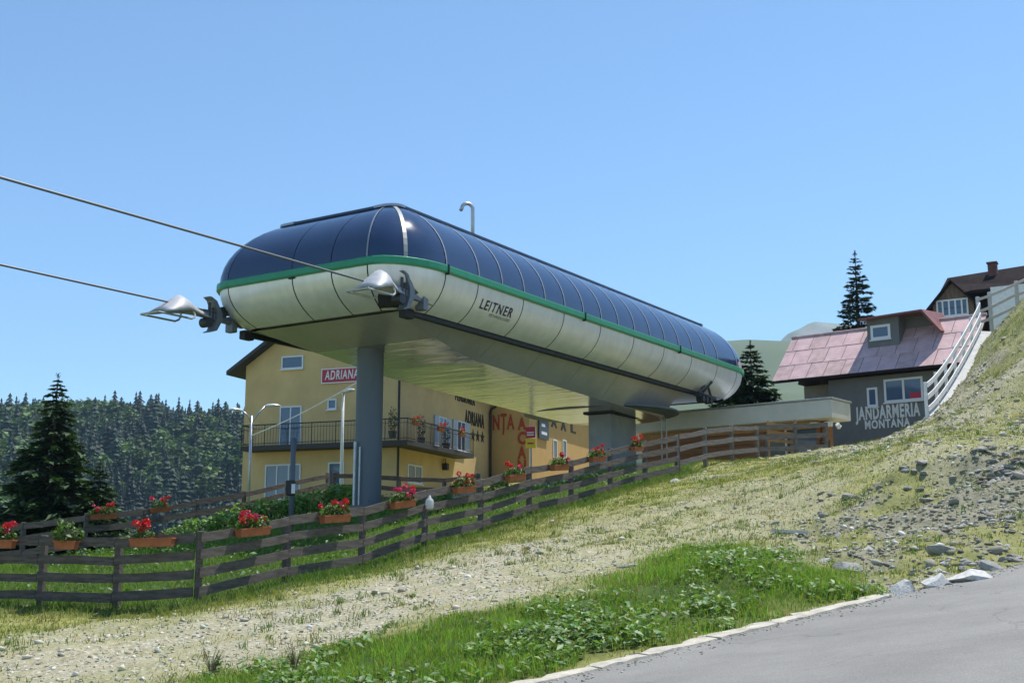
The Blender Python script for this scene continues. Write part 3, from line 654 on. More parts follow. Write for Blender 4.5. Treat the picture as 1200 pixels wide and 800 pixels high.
# ------------------------------------------------------------------ fences
def gz_at(p): return float(ground_z(p[0], p[1])[0])
def fence(name, label, runs, heights, hpost, rail_h, m_, post=.11, jit=.02, thick=.035, base=None, group=None):
    """runs: list of posts; every rail between two posts is its own board on the camera side"""
    P = [Vector((p[0], p[1], gz_at(p) if base is None else p[2])) for p in runs]
    t = thing(name, label, 'fence', P[0], 0, group)
    for i, p in enumerate(P):
        h = hpost + random.uniform(-.03, .05); mb = MB(); w = post / 2 * random.uniform(.9, 1.1)
        mb.box(-w, w, -w, w, -.35, h, .012); o = mb.build('post', m_, t); o.location = p - P[0]
        d = P[min(i + 1, len(P) - 1)] - P[max(i - 1, 0)]; o.rotation_euler = (random.uniform(-.02, .02), random.uniform(-.02, .02), math.atan2(d.y, d.x))
    for a, c in zip(P, P[1:]):
        d = (c - a); d2 = Vector((d.x, d.y, 0)).normalized(); nrm = Vector((d2.y, -d2.x, 0))
        if nrm.dot(Vector((a.x, a.y, 0))) > 0: nrm = -nrm
        off = nrm * (post / 2 + thick / 2 + .004)
        for h in heights:
            j0, j1 = random.uniform(-jit, jit), random.uniform(-jit, jit); mb = MB(); n_ = 5; rows = []
            p0 = a + off + Vector((0, 0, h + j0)) - d2 * .05; p1 = c + off + Vector((0, 0, h + j1)) - d2 * .06
            sag = random.uniform(-.012, .015); hh = rail_h * random.uniform(.9, 1.08)
            for k in range(n_):
                f_ = k / (n_ - 1); q = p0.lerp(p1, f_) + Vector((0, 0, -sag * math.sin(f_ * math.pi)));
                e1 = hh / 2 + random.uniform(-.006, .006); e0 = -hh / 2 + random.uniform(-.006, .006); th = nrm * (thick / 2)
                rows.append([q - th + Vector((0, 0, e0)), q + th + Vector((0, 0, e0)), q + th + Vector((0, 0, e1)), q - th + Vector((0, 0, e1))])
            L_ = (p1 - p0).length; org = p0
            ang = math.atan2(d2.y, d2.x)
            M_ = Matrix.Rotation(-ang, 3, 'Z')
            rows = [[M_ @ (Vector(v) - org) for v in r_] for r_ in rows]
            mb.grid(rows, True); mb.f += [(3, 2, 1, 0), tuple(range(4 * (n_ - 1), 4 * n_))]
            o = mb.build('rail', m_, t); o.location = org - P[0]; o.rotation_euler = (0, 0, ang)
    return t, P
near_posts = FL + FP
front_fence, FPOST = fence('board_fence', 'brown board fence with four rails running uphill in front of the station', near_posts, (.20, .52, .84, 1.15), 1.24, .165, 'fence_wood')
BF = [(-110, 694, 32.5), (-30, 673, 33.6), (25, 662, 34.4), (98, 651, 35.6), (166, 641, 36.9), (228, 632, 38.2), (285, 621, 39.5), (336, 607, 41.2), (384, 591, 43)]
fence('round_rail_fence', 'grey weathered fence rising behind the flower yard towards the lamp posts', [at(*q) for q in BF], (.38, .78, 1.10), 1.2, .165, 'fence_wood')
fence('yard_fence', 'dark wooden fence between the front pillar and the yellow guesthouse', [at(*q) for q in [(390, 592, 43.4), (430, 597, 44.2), (467, 598, 45), (520, 603, 46.5), (560, 596, 48)]], (.35, .75, 1.12), 1.22, .16, 'fence_wood')
fence('side_fence', 'brown board fence turning right from the far corner past the timber lodge', [at(*q) for q in [(795, 556, 39.0), (827, 557, 40.5), (859, 557, 42.2), (889, 556, 44), (934, 553, 44.8), (970, 552, 45.4)]], (.35, .78, 1.15), 1.25, .16, 'fence_grey')

# ------------------------------------------------------------------ foliage builders
def blades(P, hgt, wid, lean, colr, seg=2):
    """P (n,3), arrays of height, width; returns verts, tris, colours"""
    n = len(P); a = rng.uniform(0, 2 * math.pi, n); b_ = rng.uniform(0, 2 * math.pi, n); ln = rng.uniform(.1, 1, n) * lean
    sx = np.stack([np.cos(a), np.sin(a), np.zeros(n)], -1) * (wid / 2)[:, None]; dx = np.stack([np.cos(b_), np.sin(b_), np.zeros(n)], -1) * (hgt * ln)[:, None]
    up = np.zeros((n, 3)); up[:, 2] = hgt
    if seg == 1:
        V = np.stack([P - sx, P + sx, P + up + dx], 1).reshape(-1, 3); T = np.arange(3 * n).reshape(n, 3); C = np.repeat(colr, 3, 0)
        return V, T, C
    mid = P + up * .55 + dx * .3; tip = P + up * (1 - .25 * ln)[:, None] + dx
    V = np.stack([P - sx, P + sx, mid + sx * .8, mid - sx * .8, tip], 1).reshape(-1, 3); k = np.arange(n)[:, None] * 5
    T = np.concatenate([k + [0, 1, 2], k + [0, 2, 3], k + [3, 2, 4]], 0); C = np.repeat(colr, 5, 0)
    return V, T, C
def leaves(P, size, tilt, colr, asp=.55, orient=None):
    """diamond leaves folded along the rib; P = leaf centres"""
    n = len(P); a = rng.uniform(0, 2 * math.pi, n) if orient is None else orient; t = rng.uniform(-1, 1, n) * tilt; ro = rng.uniform(-1, 1, n) * tilt
    d = np.stack([np.cos(a) * np.cos(t), np.sin(a) * np.cos(t), np.sin(t)], -1); s = np.stack([-np.sin(a) * np.cos(ro), np.cos(a) * np.cos(ro), np.sin(ro)], -1); nn = np.cross(d, s)
    L_ = size[:, None]; w = L_ * asp
    V = np.stack([P - d * L_ * .5, P + s * w * .5 + nn * w * .12, P + d * L_ * .5 - nn * L_ * .08, P - s * w * .5 + nn * w * .12], 1).reshape(-1, 3); k = np.arange(n)[:, None] * 4
    return V, np.concatenate([k + [0, 1, 2], k + [0, 2, 3]], 0), np.repeat(colr, 4, 0)
def cat(parts):
    V = []; T = []; C = []; o = 0
    for v, t, c in parts: V.append(v); T.append(t + o); C.append(c); o += len(v)
    return np.concatenate(V), np.concatenate(T), np.concatenate(C)
def cvar(n, base, amt=.25, hue=.15):
    k = 1 + rng.uniform(-amt, amt, (n, 1)); h = 1 + rng.uniform(-hue, hue, (n, 3)) * np.array([1, .4, 1]); return np.clip(np.array(base) * k * h, 0, 1)
def spruce_mesh(name, h, r, levels, per, seed, droop=.25, base=.03, dens=1., col_=(.022, .045, .02), up=.0, ls=1.35):
    rg = np.random.default_rng(seed); parts = []; tr = []
    for i in range(levels):
        f_ = (i + rg.uniform(-.3, .3)) / levels; f_ = min(max(f_, 0), .985); z = h * (base + (1 - base) * f_)
        Lr = r * (1 - f_) ** .85 * (1 if f_ > .1 else .75 + 2.5 * f_)
        for k in range(per):
            a = rg.uniform(0, 2 * math.pi); L_ = Lr * rg.uniform(.6, 1.12) + .06; n = max(4, int(13 * dens * (L_ / r) ** .6 + 3))
            t = np.sqrt(rg.uniform(.02, 1, n)); side = rg.choice([-1, 1], n); off = side * rg.uniform(.0, .30, n) * L_ * (1.12 - t) * 1.1
            dz = -droop * L_ * t + up * L_ * t ** 2 + rg.uniform(-.06, .06, n) * L_ + (0.12 * L_ * t * (f_ > .8))
            ca, sa = math.cos(a), math.sin(a)
            P = np.stack([ca * t * L_ - sa * off, sa * t * L_ + ca * off, z + dz], -1)
            sz = (.10 + .16 * L_) * rg.uniform(.7, 1.4, n) * ls; ori = a + side * rg.uniform(.2, .9, n)
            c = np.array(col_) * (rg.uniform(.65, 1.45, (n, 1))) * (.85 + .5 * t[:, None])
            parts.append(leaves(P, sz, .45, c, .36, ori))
            tr.append(((0, 0, z), (ca * L_ * .85, sa * L_ * .85, z - droop * L_ * .8 + up * L_ * .6), max(.006, .012 * L_)))
    # leader
    n = 30; P = np.stack([rg.normal(0, .012 * h / 5, n), rg.normal(0, .012 * h / 5, n), h * rg.uniform(.93, 1.015, n)], -1)
    v, t_, c = leaves(P, np.full(n, .02 * h + .03), 1.2, np.tile(np.array(col_) * 1.2, (n, 1)), .3); parts.append((v, t_, c))
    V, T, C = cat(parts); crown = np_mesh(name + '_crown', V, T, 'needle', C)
    mb = MB(); mb.tube([(0, 0, -.4), (0, 0, h * .4), (0, 0, h * .8), (0, 0, h * .985)], [h * .022, h * .015, h * .006, .006], 8)
    for a, c, rr_ in tr[:: 2]: mb.tube([a, c], [rr_ * 1.4, rr_ * .4], 4, False)
    return crown, mb.mesh(name + '_trunk', 'bark')
def tree(name, label, cat_, loc, crown, trunk, group=None, rz=0, sc=1.):
    t = thing(name, label, cat_, loc, rz, group); t.scale = (sc, sc, sc); link('crown', crown, t); link('trunk', trunk, t); return t
def bush_mesh(name, n, rx, ry, rz, size, col_, seed=0, mat_='leaf', asp=.55, tilt=.9):
    rg = np.random.default_rng(seed); p = rg.normal(size=(n, 3)); p /= np.linalg.norm(p, axis=1)[:, None]; p *= rg.uniform(.35, 1., (n, 1)) ** .6
    bump = 1 + .22 * np.sin(p[:, :1] * 5 + seed) * np.cos(p[:, 1:2] * 6 + seed * 2)
    P = p * bump * np.array([rx, ry, rz]) + np.array([0, 0, rz * .85]); P[:, 2] = np.maximum(P[:, 2], .02)
    c = np.array(col_) * rg.uniform(.6, 1.5, (n, 1)) * (1 + rg.uniform(-.15, .15, (n, 3)))
    v, t, cc = leaves(P, rg.uniform(.6, 1.3, n) * size, tilt, c, asp); return np_mesh(name, v, t, mat_, cc)

# ------------------------------------------------------------------ flower boxes on the fence
fol = [bush_mesh('geranium_foliage', 240, .34, .12, .15, .085, (.085, .15, .03), s) for s in (1, 2, 3)]
fol_long = bush_mesh('geranium_foliage_wide', 300, .42, .13, .14, .085, (.075, .14, .03), 9)
pet = []
for k, m_ in enumerate(('petal_red', 'petal_pink')):
    rg = np.random.default_rng(40 + k); n = 26; p = rg.normal(size=(n, 3)); p /= np.linalg.norm(p, axis=1)[:, None]; P = p * .05 * rg.uniform(.7, 1.1, (n, 1))
    v, t, c = leaves(P, np.full(n, .05), 1.4, np.tile([.6, .02, .02], (n, 1)), .9); pet.append(np_mesh('flower_head', v, t, m_))
def boxmesh(ln):
    mb = MB(); a = ln / 2; rows = []
    for dx, dy, z in ((-.02, -.02, 0), (0, 0, .13), (.015, .015, .13), (.015, .015, .155), (-.008, -.008, .155), (-.014, -.014, .12)):
        rows.append([(-a - dx, -.085 - dy, z), (a + dx, -.085 - dy, z), (a + dx, .085 + dy, z), (-a - dx, .085 + dy, z)])
    mb.grid(rows, True); mb.f += [(3, 2, 1, 0), (20, 21, 22, 23)]; return mb.mesh('trough', 'terracotta')
bx = {l: boxmesh(l) for l in (.42, .62, .78)}
def flower_box(u, run, ln, nfl, label, pink=.3, seed=0, foliage=True, zoff=.0, fsc=1.):
    """box hung on the fence where the picture column u meets the fence line"""
    rd = random.Random(seed); best = None
    for a, c in zip(run, run[1:]):
        for k in range(41):
            p = a.lerp(c, k / 40); x, _ = px((p.x, p.y, p.z + 1.1))
            if best is None or abs(x - u) < best[0]: best = (abs(x - u), p, (c - a))
    p, d = best[1], best[2]; ang = math.atan2(d.y, d.x); d2 = Vector((d.x, d.y, 0)).normalized(); nrm = Vector((d2.y, -d2.x, 0))
    if nrm.dot(Vector((p.x, p.y, 0))) > 0: nrm = -nrm
    t = thing('flower_box', label, 'planter', p + nrm * .19 + Vector((0, 0, 1.02 + zoff)), ang, 'geranium boxes on the fences'); t.rotation_euler = (0, -math.atan2(d.z, Vector((d.x, d.y)).length) * .6, ang)
    link('trough', bx[ln], t)
    if foliage:
        f_ = link('foliage', fol_long if ln > .7 else rd.choice(fol), t); f_.location = (rd.uniform(-.03, .03), 0, .10); k = ln / .72 * fsc; f_.scale = (k, 1.1 * fsc, rd.uniform(.9, 1.15) * fsc)
    for k in range(nfl):
        o = link('flower', pet[1] if rd.random() < pink else pet[0], t); q = rd.uniform(.75, 1.25)
        o.location = (rd.uniform(-.5, .5) * ln, rd.uniform(-.16, .10), rd.uniform(.24, .46)); o.scale = (q, q, q); o.rotation_euler = (rd.uniform(0, 3), rd.uniform(0, 3), 0)
    return t
RN = FPOST[:]
flower_box(6, RN, .62, 7, 'terracotta flower box with red geraniums at the left end of the fence', .4, 1)
flower_box(84, RN, .42, 0, 'small terracotta flower box with yellowish leaves and no flowers', 0, 2, fsc=1.5)
flower_box(172, RN, .42, 9, 'small terracotta flower box packed with bright red geraniums left of the corner post', .0, 3, zoff=.02)
flower_box(196, RN, .42, 0, 'nearly bare terracotta flower box just left of the fence corner', 0, 4, foliage=False)
flower_box(289, RN, .78, 11, 'long terracotta flower box of pink and red geraniums right of the fence corner', .5, 5)
flower_box(385, RN, .78, 9, 'terracotta flower box with scarlet geraniums left of the front pillar', .05, 6)
flower_box(464, RN, .78, 12, 'terracotta flower box with trailing pink geraniums right of the front pillar', .75, 7)
flower_box(537, RN, .78, 9, 'terracotta flower box with pale green leaves below the railing of the yellow guesthouse', .35, 8)
flower_box(596, RN, .78, 9, 'terracotta flower box with scarlet geraniums below the red wall letters', .1, 9)
flower_box(649, RN, .78, 7, 'terracotta flower box below the yellow sign with yellow green leaves', .2, 10)
flower_box(693, RN, .78, 8, 'terracotta flower box in front of the rear concrete pier', .2, 11)
flower_box(740, RN, .62, 11, 'uppermost terracotta flower box with dense red geraniums beside the ladder', .0, 12)
BP = [Vector((*at(*q)[:2], gz_at(at(*q)))) for q in BF]
flower_box(118, BP, .78, 8, 'red geranium box on the back fence beside the large spruce', .3, 13)
flower_box(184, BP, .62, 6, 'small red geranium box on the back fence right of the large spruce', .3, 14)
# clear plastic jug hung on a post
p = FPOST[7]; 
jug = thing('plastic_jug', 'translucent plastic jug hung upside down on a fence post', 'plastic jug', Vector(p) + Vector((.12, -.16, .80))); jug.scale = (.8, .8, .85)
prof = [(.02, 0), (.10, .01), (.115, .05), (.115, .20), (.10, .25), (.045, .30), (.035, .34), (.0, .345)]
MB().grid([[(r_ * math.cos(t), r_ * math.sin(t), z) for t in np.linspace(0, 2 * math.pi, 17)[:-1]] for r_, z in prof], True).build('body', 'plastic_clear', jug, True)
MB().tube([(0, 0, .34), (0, 0, .37)], .03, 10).build('cap', 'sign_white', jug)

# ------------------------------------------------------------------ buildings
def frame_of(p, yaw):
    """local x runs along the camera-facing wall to the right, local y runs back; p is the wall's reference corner"""
    return p, -yaw
def window(parent, x, z, w, h, y=0., face='front', panes=2, shutters=False, depth=.1, fw=.07, name='window', mf='window_white', rows=1):
    """a framed window set on a wall; face 'front' looks to -y at y, face 'right' looks to +x at x=y"""
    def T(a, d, zz): return (x + a, y - d, zz) if face == 'front' else (y + d, x + a, zz)
    def slab_(mb, a0, a1, d0, d1, z0, z1):
        q0 = T(a0, d0, z0); q1 = T(a1, d1, z1); mb.box(min(q0[0], q1[0]), max(q0[0], q1[0]), min(q0[1], q1[1]), max(q0[1], q1[1]), z0, z1)
    mb = MB(); slab_(mb, -w / 2, -w / 2 + fw, -.05, .05, z, z + h); slab_(mb, w / 2 - fw, w / 2, -.05, .05, z, z + h); slab_(mb, -w / 2 + fw, w / 2 - fw, -.05, .05, z, z + fw); slab_(mb, -w / 2 + fw, w / 2 - fw, -.05, .05, z + h - fw, z + h)
    for k in range(1, panes):
        c = -w / 2 + w * k / panes; slab_(mb, c - fw / 2, c + fw / 2, -.04, .045, z + fw, z + h - fw)
    o = mb.build(name, mf, parent)
    for k in range(panes):
        for r_ in range(rows):
            mb = MB(); a0 = -w / 2 + w * k / panes + fw * .5; a1 = -w / 2 + w * (k + 1) / panes - fw * .5; z0 = z + fw * .7 + (h - fw * 1.4) * r_ / rows; z1 = z + fw * .7 + (h - fw * 1.4) * (r_ + 1) / rows - (.04 if r_ < rows - 1 else 0)
            slab_(mb, a0, a1, .008, .018, z0, z1); mb.build('pane', 'window_glass', o)
    mb = MB(); slab_(mb, -w / 2 - .05, w / 2 + .05, 0, .12, z - .06, z - .005); mb.build('sill', mf, o)
    if shutters:
        for sd in (-1, 1):
            mb = MB(); a = sd * (w / 2 + w * .26); slab_(mb, a - w * .24, a + w * .24, .02, .06, z, z + h); mb.build('shutter', 'shutter', o)
    return o
# --- yellow guesthouse
HY = R(21); hc = at(464, 590, 57); hz = 4.2
hotel = thing('guesthouse', 'yellow rendered guesthouse with iron balcony and dark roof behind the station', 'building', (hc[0], hc[1], hz), -HY)
FL_, RL, HE = 8.4, 11.6, 7.3                                        # front length (to the left), right side length (back), eave height
mb = MB(); x0, x1, y0, y1 = -FL_, 0, 0, RL
apex = HE + 2.7
mb.add([(x0, y0, -2), (x1, y0, -2), (x1, y1, -2), (x0, y1, -2), (x0, y0, HE), (x1, y0, HE), (x1, y1, HE), (x0, y1, HE), ((x0 + x1) / 2, y0, apex), ((x0 + x1) / 2, y1, apex)],
       [(0, 1, 5, 8, 4), (1, 2, 6, 5), (2, 3, 7, 9, 6), (3, 0, 4, 7)]); mb.build('wall', 'stucco', hotel)
roof = MB(); ov = .75; mx = (x0 + x1) / 2; sl_ = 2.7 / (FL_ / 2)
for sd in (-1, 1):
    ex = mx + sd * (FL_ / 2 + ov); ez = HE - sl_ * ov + .06
    a, b_, c, d = (mx, y0 - .6, apex + .08), (ex, y0 - .6, ez), (ex, y1 + .4, ez), (mx, y1 + .4, apex + .08)
    roof.slab(*((a, b_, c, d) if sd < 0 else (d, c, b_, a)), .0); 
    roof.v = roof.v[:-8]; roof.f = roof.f[:-6]
    q = [Vector(v) for v in (a, b_, c, d)]; dn = Vector((0, 0, -.2))
    roof.add(q + [v + dn for v in q], [(0, 1, 2, 3), (7, 6, 5, 4), (0, 4, 5, 1), (1, 5, 6, 2), (2, 6, 7, 3), (3, 7, 4, 0)])
hroof = roof.build('roof', 'roof_dark', hotel)
def hx(u, v, Y=58): 
    """front-wall coordinates (x, z) seen at pixel (u, v)"""
    d = ray(u, v); ex_ = np.array([math.cos(HY), -math.sin(HY)]); ny = np.array([math.sin(HY), math.cos(HY)])
    t = ((hc[:2] - EYE[:2]) @ ny) / (d[:2] @ ny); p = EYE + d * t; return (p[:2] - hc[:2]) @ ex_, p[2] - hz
def hs(u, v, x_=0.):
    """right-wall coordinates (y, z) at local x = x_"""
    d = ray(u, v); ex_ = np.array([math.cos(HY), -math.sin(HY)]); ny = np.array([math.sin(HY), math.cos(HY)])
    t = (((hc[:2] - EYE[:2]) @ ex_) + x_) / (d[:2] @ ex_); p = EYE + d * t; return (p[:2] - hc[:2]) @ ny, p[2] - hz
def win_front(u0, v0, u1, v1, **k):
    a = hx(u0, v1); c = hx(u1, v0); return window(hotel, (a[0] + c[0]) / 2, min(a[1], c[1]), c[0] - a[0], abs(c[1] - a[1]), 0., 'front', **k)
win_front(330, 416, 356, 433, panes=1); wd = win_front(327, 475, 354, 524, panes=2, name='balcony_door'); win_front(310, 543, 353, 585, panes=3); win_front(384, 541, 404, 585, panes=1); win_front(384, 467, 395, 480, panes=1)
# balcony wrapping the corner
BX0 = hx(296, 525)[0]; BYE = 6.8; bzf = hx(430, 521)[1] + .05; bp_ = 1.05
mb = MB(); mb.box(BX0, bp_, -bp_, -.003, bzf - .22, bzf); mb.box(.003, bp_, -.003, BYE, bzf - .22, bzf); balc = mb.build('balcony', 'slab_dark', hotel)
def railing(p, q, parent, h=1.0, step=.16):
    p = Vector(p); q = Vector(q); n = max(2, int((q - p).length / step)); mb = MB()
    mb.beam(p + Vector((0, 0, h)), q + Vector((0, 0, h)), .05, .05); mb.beam(p + Vector((0, 0, .1)), q + Vector((0, 0, .1)), .03, .03); mb.beam(p + Vector((0, 0, h * .8)), q + Vector((0, 0, h * .8)), .02, .02)
    for k in range(n + 1):
        c = p.lerp(q, k / n); r_ = .03 if k % 8 == 0 else .012; mb.beam(c, c + Vector((0, 0, h)), r_, r_, (1, 0, 0))
    return mb.build('railing', 'iron', parent)
railing((BX0, -bp_ + .05, bzf), (bp_ - .05, -bp_ + .05, bzf), balc); railing((bp_ - .05, -bp_ + .05, bzf), (bp_ - .05, BYE, bzf), balc); railing((BX0, -.05, bzf), (BX0, -bp_ + .05, bzf), balc)
# right side: shuttered doors, ground-floor windows
for u0, v0, u1, v1, nm in ((513, 487, 523, 528, 'balcony_door'), (535, 492, 545, 527, 'balcony_door'), (477, 543, 494, 565, 'window')):
    a = hs(u0, v1); c = hs(u1, v0); window(hotel, (a[0] + c[0]) / 2, min(a[1], hs(u1, v1)[1]), abs(c[0] - a[0]), abs(hs(u0, v0)[1] - a[1]), 0., 'right', panes=2, shutters=nm != 'window', name=nm)
MB().tube([(.12, -.10, -1), (.12, -.10, HE - .3), (.5, -.3, HE - .1)], .06, 8).build('drainpipe', 'iron', hotel)
a = hs(575, 520); MB().tube([(.12, RL - .25, -1), (.12, RL - .25, a[1] + 1.7), (.12, RL - .1, a[1] + 1.95), (.5, RL + .2, a[1] + 2.15)], .07, 8).build('drainpipe', 'iron', hotel)
# letters on the right side
c = hs(556, 491); lettering('wall_letters', 'ADRIANA', 1.0, 'letter_dark', hotel, (0, c[0], c[1]), (0, 1, 0), (0, 0, 1), width=hs(566, 495)[0] - hs(543.5, 488)[0], bold=.03, space=1.15)
c = hs(545, 468); lettering('wall_letters', 'PENSIUNEA', .5, 'letter_dark', hotel, (0, c[0], c[1]), (0, 1, 0), (0, 0, 1), width=hs(556, 470)[0] - hs(533, 466)[0], bold=.015, space=1.2)
for k, u in enumerate((554, 559.5, 565)):
    c = hs(u, 510 + k * 1.2); mb = MB(); pts = []
    for j in range(10):
        r_ = .34 if j % 2 == 0 else .14; t = math.pi / 2 + j * math.pi / 5; pts.append((r_ * .9 * math.cos(t), r_ * math.sin(t)))
    vs = [(d, c[0] + q[0], c[1] + q[1]) for d in (.004, .03) for q in pts]; mb.add(vs, [tuple(range(10, 20))] + [(j, (j + 1) % 10, 10 + (j + 1) % 10, 10 + j) for j in range(10)]); mb.build('wall_star', 'letter_dark', hotel)
# wall lantern on the ground floor
c = hs(519, 546); mb = MB(); mb.box(.02, .28, c[0] - .13, c[0] + .13, c[1] - .2, c[1] + .15, .03); mb.tube([(.0, c[0], c[1] + .3), (.15, c[0], c[1] + .35), (.15, c[0], c[1] + .15)], .025, 6); mb.build('wall_lantern', 'iron', hotel)
# banner on the gable
a = hx(377, 450); c = hx(423, 429.5); mb = MB(); mb.box(a[0], c[0], -.06, -.01, a[1], c[1], .006); ban = mb.build('banner', 'sign_red', hotel)
mb = MB()
for q in ((a[0], c[0], a[1], a[1] + .05), (a[0], c[0], c[1] - .05, c[1]), (a[0], a[0] + .05, a[1] + .05, c[1] - .05), (c[0] - .05, c[0], a[1] + .05, c[1] - .05)): mb.box(q[0], q[1], -.072, -.062, q[2], q[3])
mb.build('banner_border', 'sign_white', ban)
lettering('banner_letters', 'ADRIANA', .62, 'sign_white', ban, ((a[0] + c[0]) / 2 + .05, -.065, (a[1] + c[1]) / 2 + .04), (1, 0, 0), (0, 0, 1), width=(c[0] - a[0]) * .86, bold=.012, off=.0, extrude=.004, space=1.15, shear=.12)
# low railing on the terrace
railing((2.2, 3.0, .35), (2.2, 10.5, .35), hotel, 1.05, .14)
# --- wing with red letters
W0 = Vector((0, RL, 0)); WF, WR, WH = 2.3, 11.5, 7.0
wing = MB(); wing.box(.003, WF, RL + .02, RL + WR, -2, WH); wg = wing.build('wing_wall', 'stucco_orange', hotel)
mb = MB(); mb.box(-.3, WF + .5, RL - .5, RL + WR + .4, WH + .003, WH + .25); mb.build('wing_roof', 'roof_dark', hotel)
def hw(u, v):
    d = ray(u, v); ny = np.array([math.sin(HY), math.cos(HY)]); ex_ = np.array([math.cos(HY), -math.sin(HY)]); t = ((hc[:2] - EYE[:2]) @ ny + RL) / (d[:2] @ ny); p = EYE + d * t; return (p[:2] - hc[:2]) @ ex_, p[2] - hz
c = hw(587, 497); lettering('red_letters', 'N\u021aA', 1.15, 'letter_red', hotel, (.80, RL + .02, c[1]), (1, 0, 0), (0, 0, 1), width=1.28, bold=.035, space=1.12)
for ch, v in (('A', 496), ('C', 513), ('A', 530), ('N', 546)):
    c = hw(613, v); lettering('red_letters', ch, .92, 'letter_red', hotel, (WF - .42, RL + .02, c[1]), (1, 0, 0), (0, 0, 1), width=.50, bold=.04)
def hr(u, v): return hs(u, v, WF)
for ch, u, v in (('A', 649, 495), ('A', 660, 499), ('L', 671.5, 502)):
    c = hr(u, v); lettering('wall_letters', ch, .75, 'letter_dark', hotel, (WF, c[0], c[1]), (0, 1, 0), (0, 0, 1), width=1.0, bold=.03)
a = hr(630, 513); c = hr(641, 487); mb = MB(); mb.box(WF + .05, WF + .11, a[0], c[0], a[1], c[1]); bb_ = mb.build('blue_banner', 'sign_blue', hotel)
for k in range(4):
    mb = MB(); mb.box(WF + .112, WF + .12, a[0] + .35, c[0] - .35 - .3 * (k % 2), a[1] + .25 + .45 * k, a[1] + .42 + .45 * k); mb.build('banner_line', 'sign_white', bb_)
for u in (650, 661): 
    c = hr(u, 527); window(hotel, c[0], c[1] - .5, .7, 1.1, WF, 'right', panes=1)
# balcony plants and boxes
potc = bush_mesh('potted_conifer', 260, .22, .22, .62, .12, (.012, .022, .012), 5, 'needle', .4)
for u, v, lab in ((471, 519, 'dark potted dwarf conifer at the balcony corner of the yellow guesthouse'), (504, 527, 'dark potted shrub in the middle of the guesthouse balcony railing'), (533, 533, 'dark potted shrub at the right end of the guesthouse balcony')):
    y_, z_ = hs(u, v, bp_ + .12); M_ = Matrix.Rotation(-HY, 4, 'Z'); w_ = Vector((hc[0], hc[1], hz)) + M_ @ Vector((bp_ - .35, y_, bzf + .001))
    t = thing('potted_shrub', lab, 'potted plant', w_, 0, 'shrubs on the guesthouse balcony'); MB().grid([[(r_ * math.cos(q), r_ * math.sin(q), z) for q in np.linspace(0, 2 * math.pi, 13)[:-1]] for r_, z in ((.01, 0), (.15, 0), (.2, .32), (.17, .32), (.02, .28))], True).build('pot', 'slab_dark', t)
    o = link('shrub', potc, t); o.location = (0, 0, .28)
for u, lab, sd in ((485, 'small flower box on the guesthouse balcony railing near its corner', 51), (514, 'red flower box on the guesthouse balcony railing below the shutters', 52), (539, 'pink flower box at the end of the guesthouse balcony railing', 53)):
    y_, _ = hs(u, 505, bp_); w_ = Vector((hc[0], hc[1], hz)) + Matrix.Rotation(-HY, 4, 'Z') @ Vector((bp_ + .10, y_, bzf + .72))
    t = thing('flower_box', lab, 'planter', w_, math.pi / 2 - HY, 'flower boxes on the guesthouse balcony'); link('trough', bx[.62], t); o = link('foliage', fol[0], t); o.location = (0, 0, .1); rd = random.Random(sd)
    for k in range(7):
        o = link('flower', pet[k % 2], t); o.location = (rd.uniform(-.3, .3), rd.uniform(-.15, .1), rd.uniform(.2, .42))

# --- timber lodge with pale fascia
LY = R(39); lc = at(977, 530, 47.0); lz = lc[2]
def mk_uv(c0, yaw):
    ex_ = np.array([math.cos(yaw), -math.sin(yaw)]); ny = np.array([math.sin(yaw), math.cos(yaw)])
    def front(u, v):
        d = ray(u, v); t = ((c0[:2] - EYE[:2]) @ ny) / (d[:2] @ ny); p = EYE + d * t; return (p[:2] - c0[:2]) @ ex_, p[2]
    def side(u, v, xo=0.):
        d = ray(u, v); t = ((c0[:2] - EYE[:2]) @ ex_ + xo) / (d[:2] @ ex_); p = EYE + d * t; return (p[:2] - c0[:2]) @ ny, p[2]
    return front, side
lf, lsd = mk_uv(lc, LY)
lodge = thing('timber_lodge', 'low brown timber lodge with wide pale flat-roof fascia behind the station', 'building', (lc[0], lc[1], lz - 1.5), -LY); b0 = lz - 1.5
LX0 = lf(735, 505)[0]; ft = lf(977, 466.7)[1] - b0; fb = lf(977, 488.5)[1] - b0; LD = max(1.2, lsd(996, 472)[0]); 
mb = MB(); mb.box(LX0, 0, 0, LD, fb, ft, .03); mb.build('fascia', 'fascia', lodge)
mb = MB(); mb.box(LX0 - .05, .05, -.05, LD + .05, ft + .003, ft + .07, .01); mb.build('roof_edge', 'galvanised', lodge)
def strips(parent, x0, x1, y, z0, z1, dz, m_, nm):
    k = 0; z = z0
    while z < z1 - .02:
        mb = MB(); mb.box(x0, x1, y, y + .08, z + .006, min(z + dz, z1) - .004, .012); mb.build(nm, m_, parent); z += dz
wy = .7
dx0, dx1 = lf(886, 520)[0], lf(948, 520)[0]
wl2 = MB(); wl2.box(LX0 + .3, -.9, wy + .12, LD - .3, -1, fb - .003); wl2.build('back_wall', 'timber', lodge)
strips(lodge, LX0 + .3, dx0, wy, .2, fb - .3, .27, 'timber', 'wall_board'); strips(lodge, dx1, -.9, wy, .2, fb - .3, .27, 'timber', 'wall_board')
mb = MB(); mb.box(LX0 + .3, -.85, wy - .06, wy + .06, fb - .298, fb - .004, .01); mb.build('lintel_beam', 'timber_light', lodge)
mb = MB(); mb.box(dx0 + .02, (dx0 + dx1) / 2 - .1, wy - .01, wy + .05, 0, fb - .35, .01); mb.build('sliding_panel', 'house_grey', lodge)
mb = MB(); mb.box((dx0 + dx1) / 2, dx1 - .02, wy + .03, wy + .07, 0, fb - .32, .01); mb.build('glazed_opening', 'window_glass', lodge)
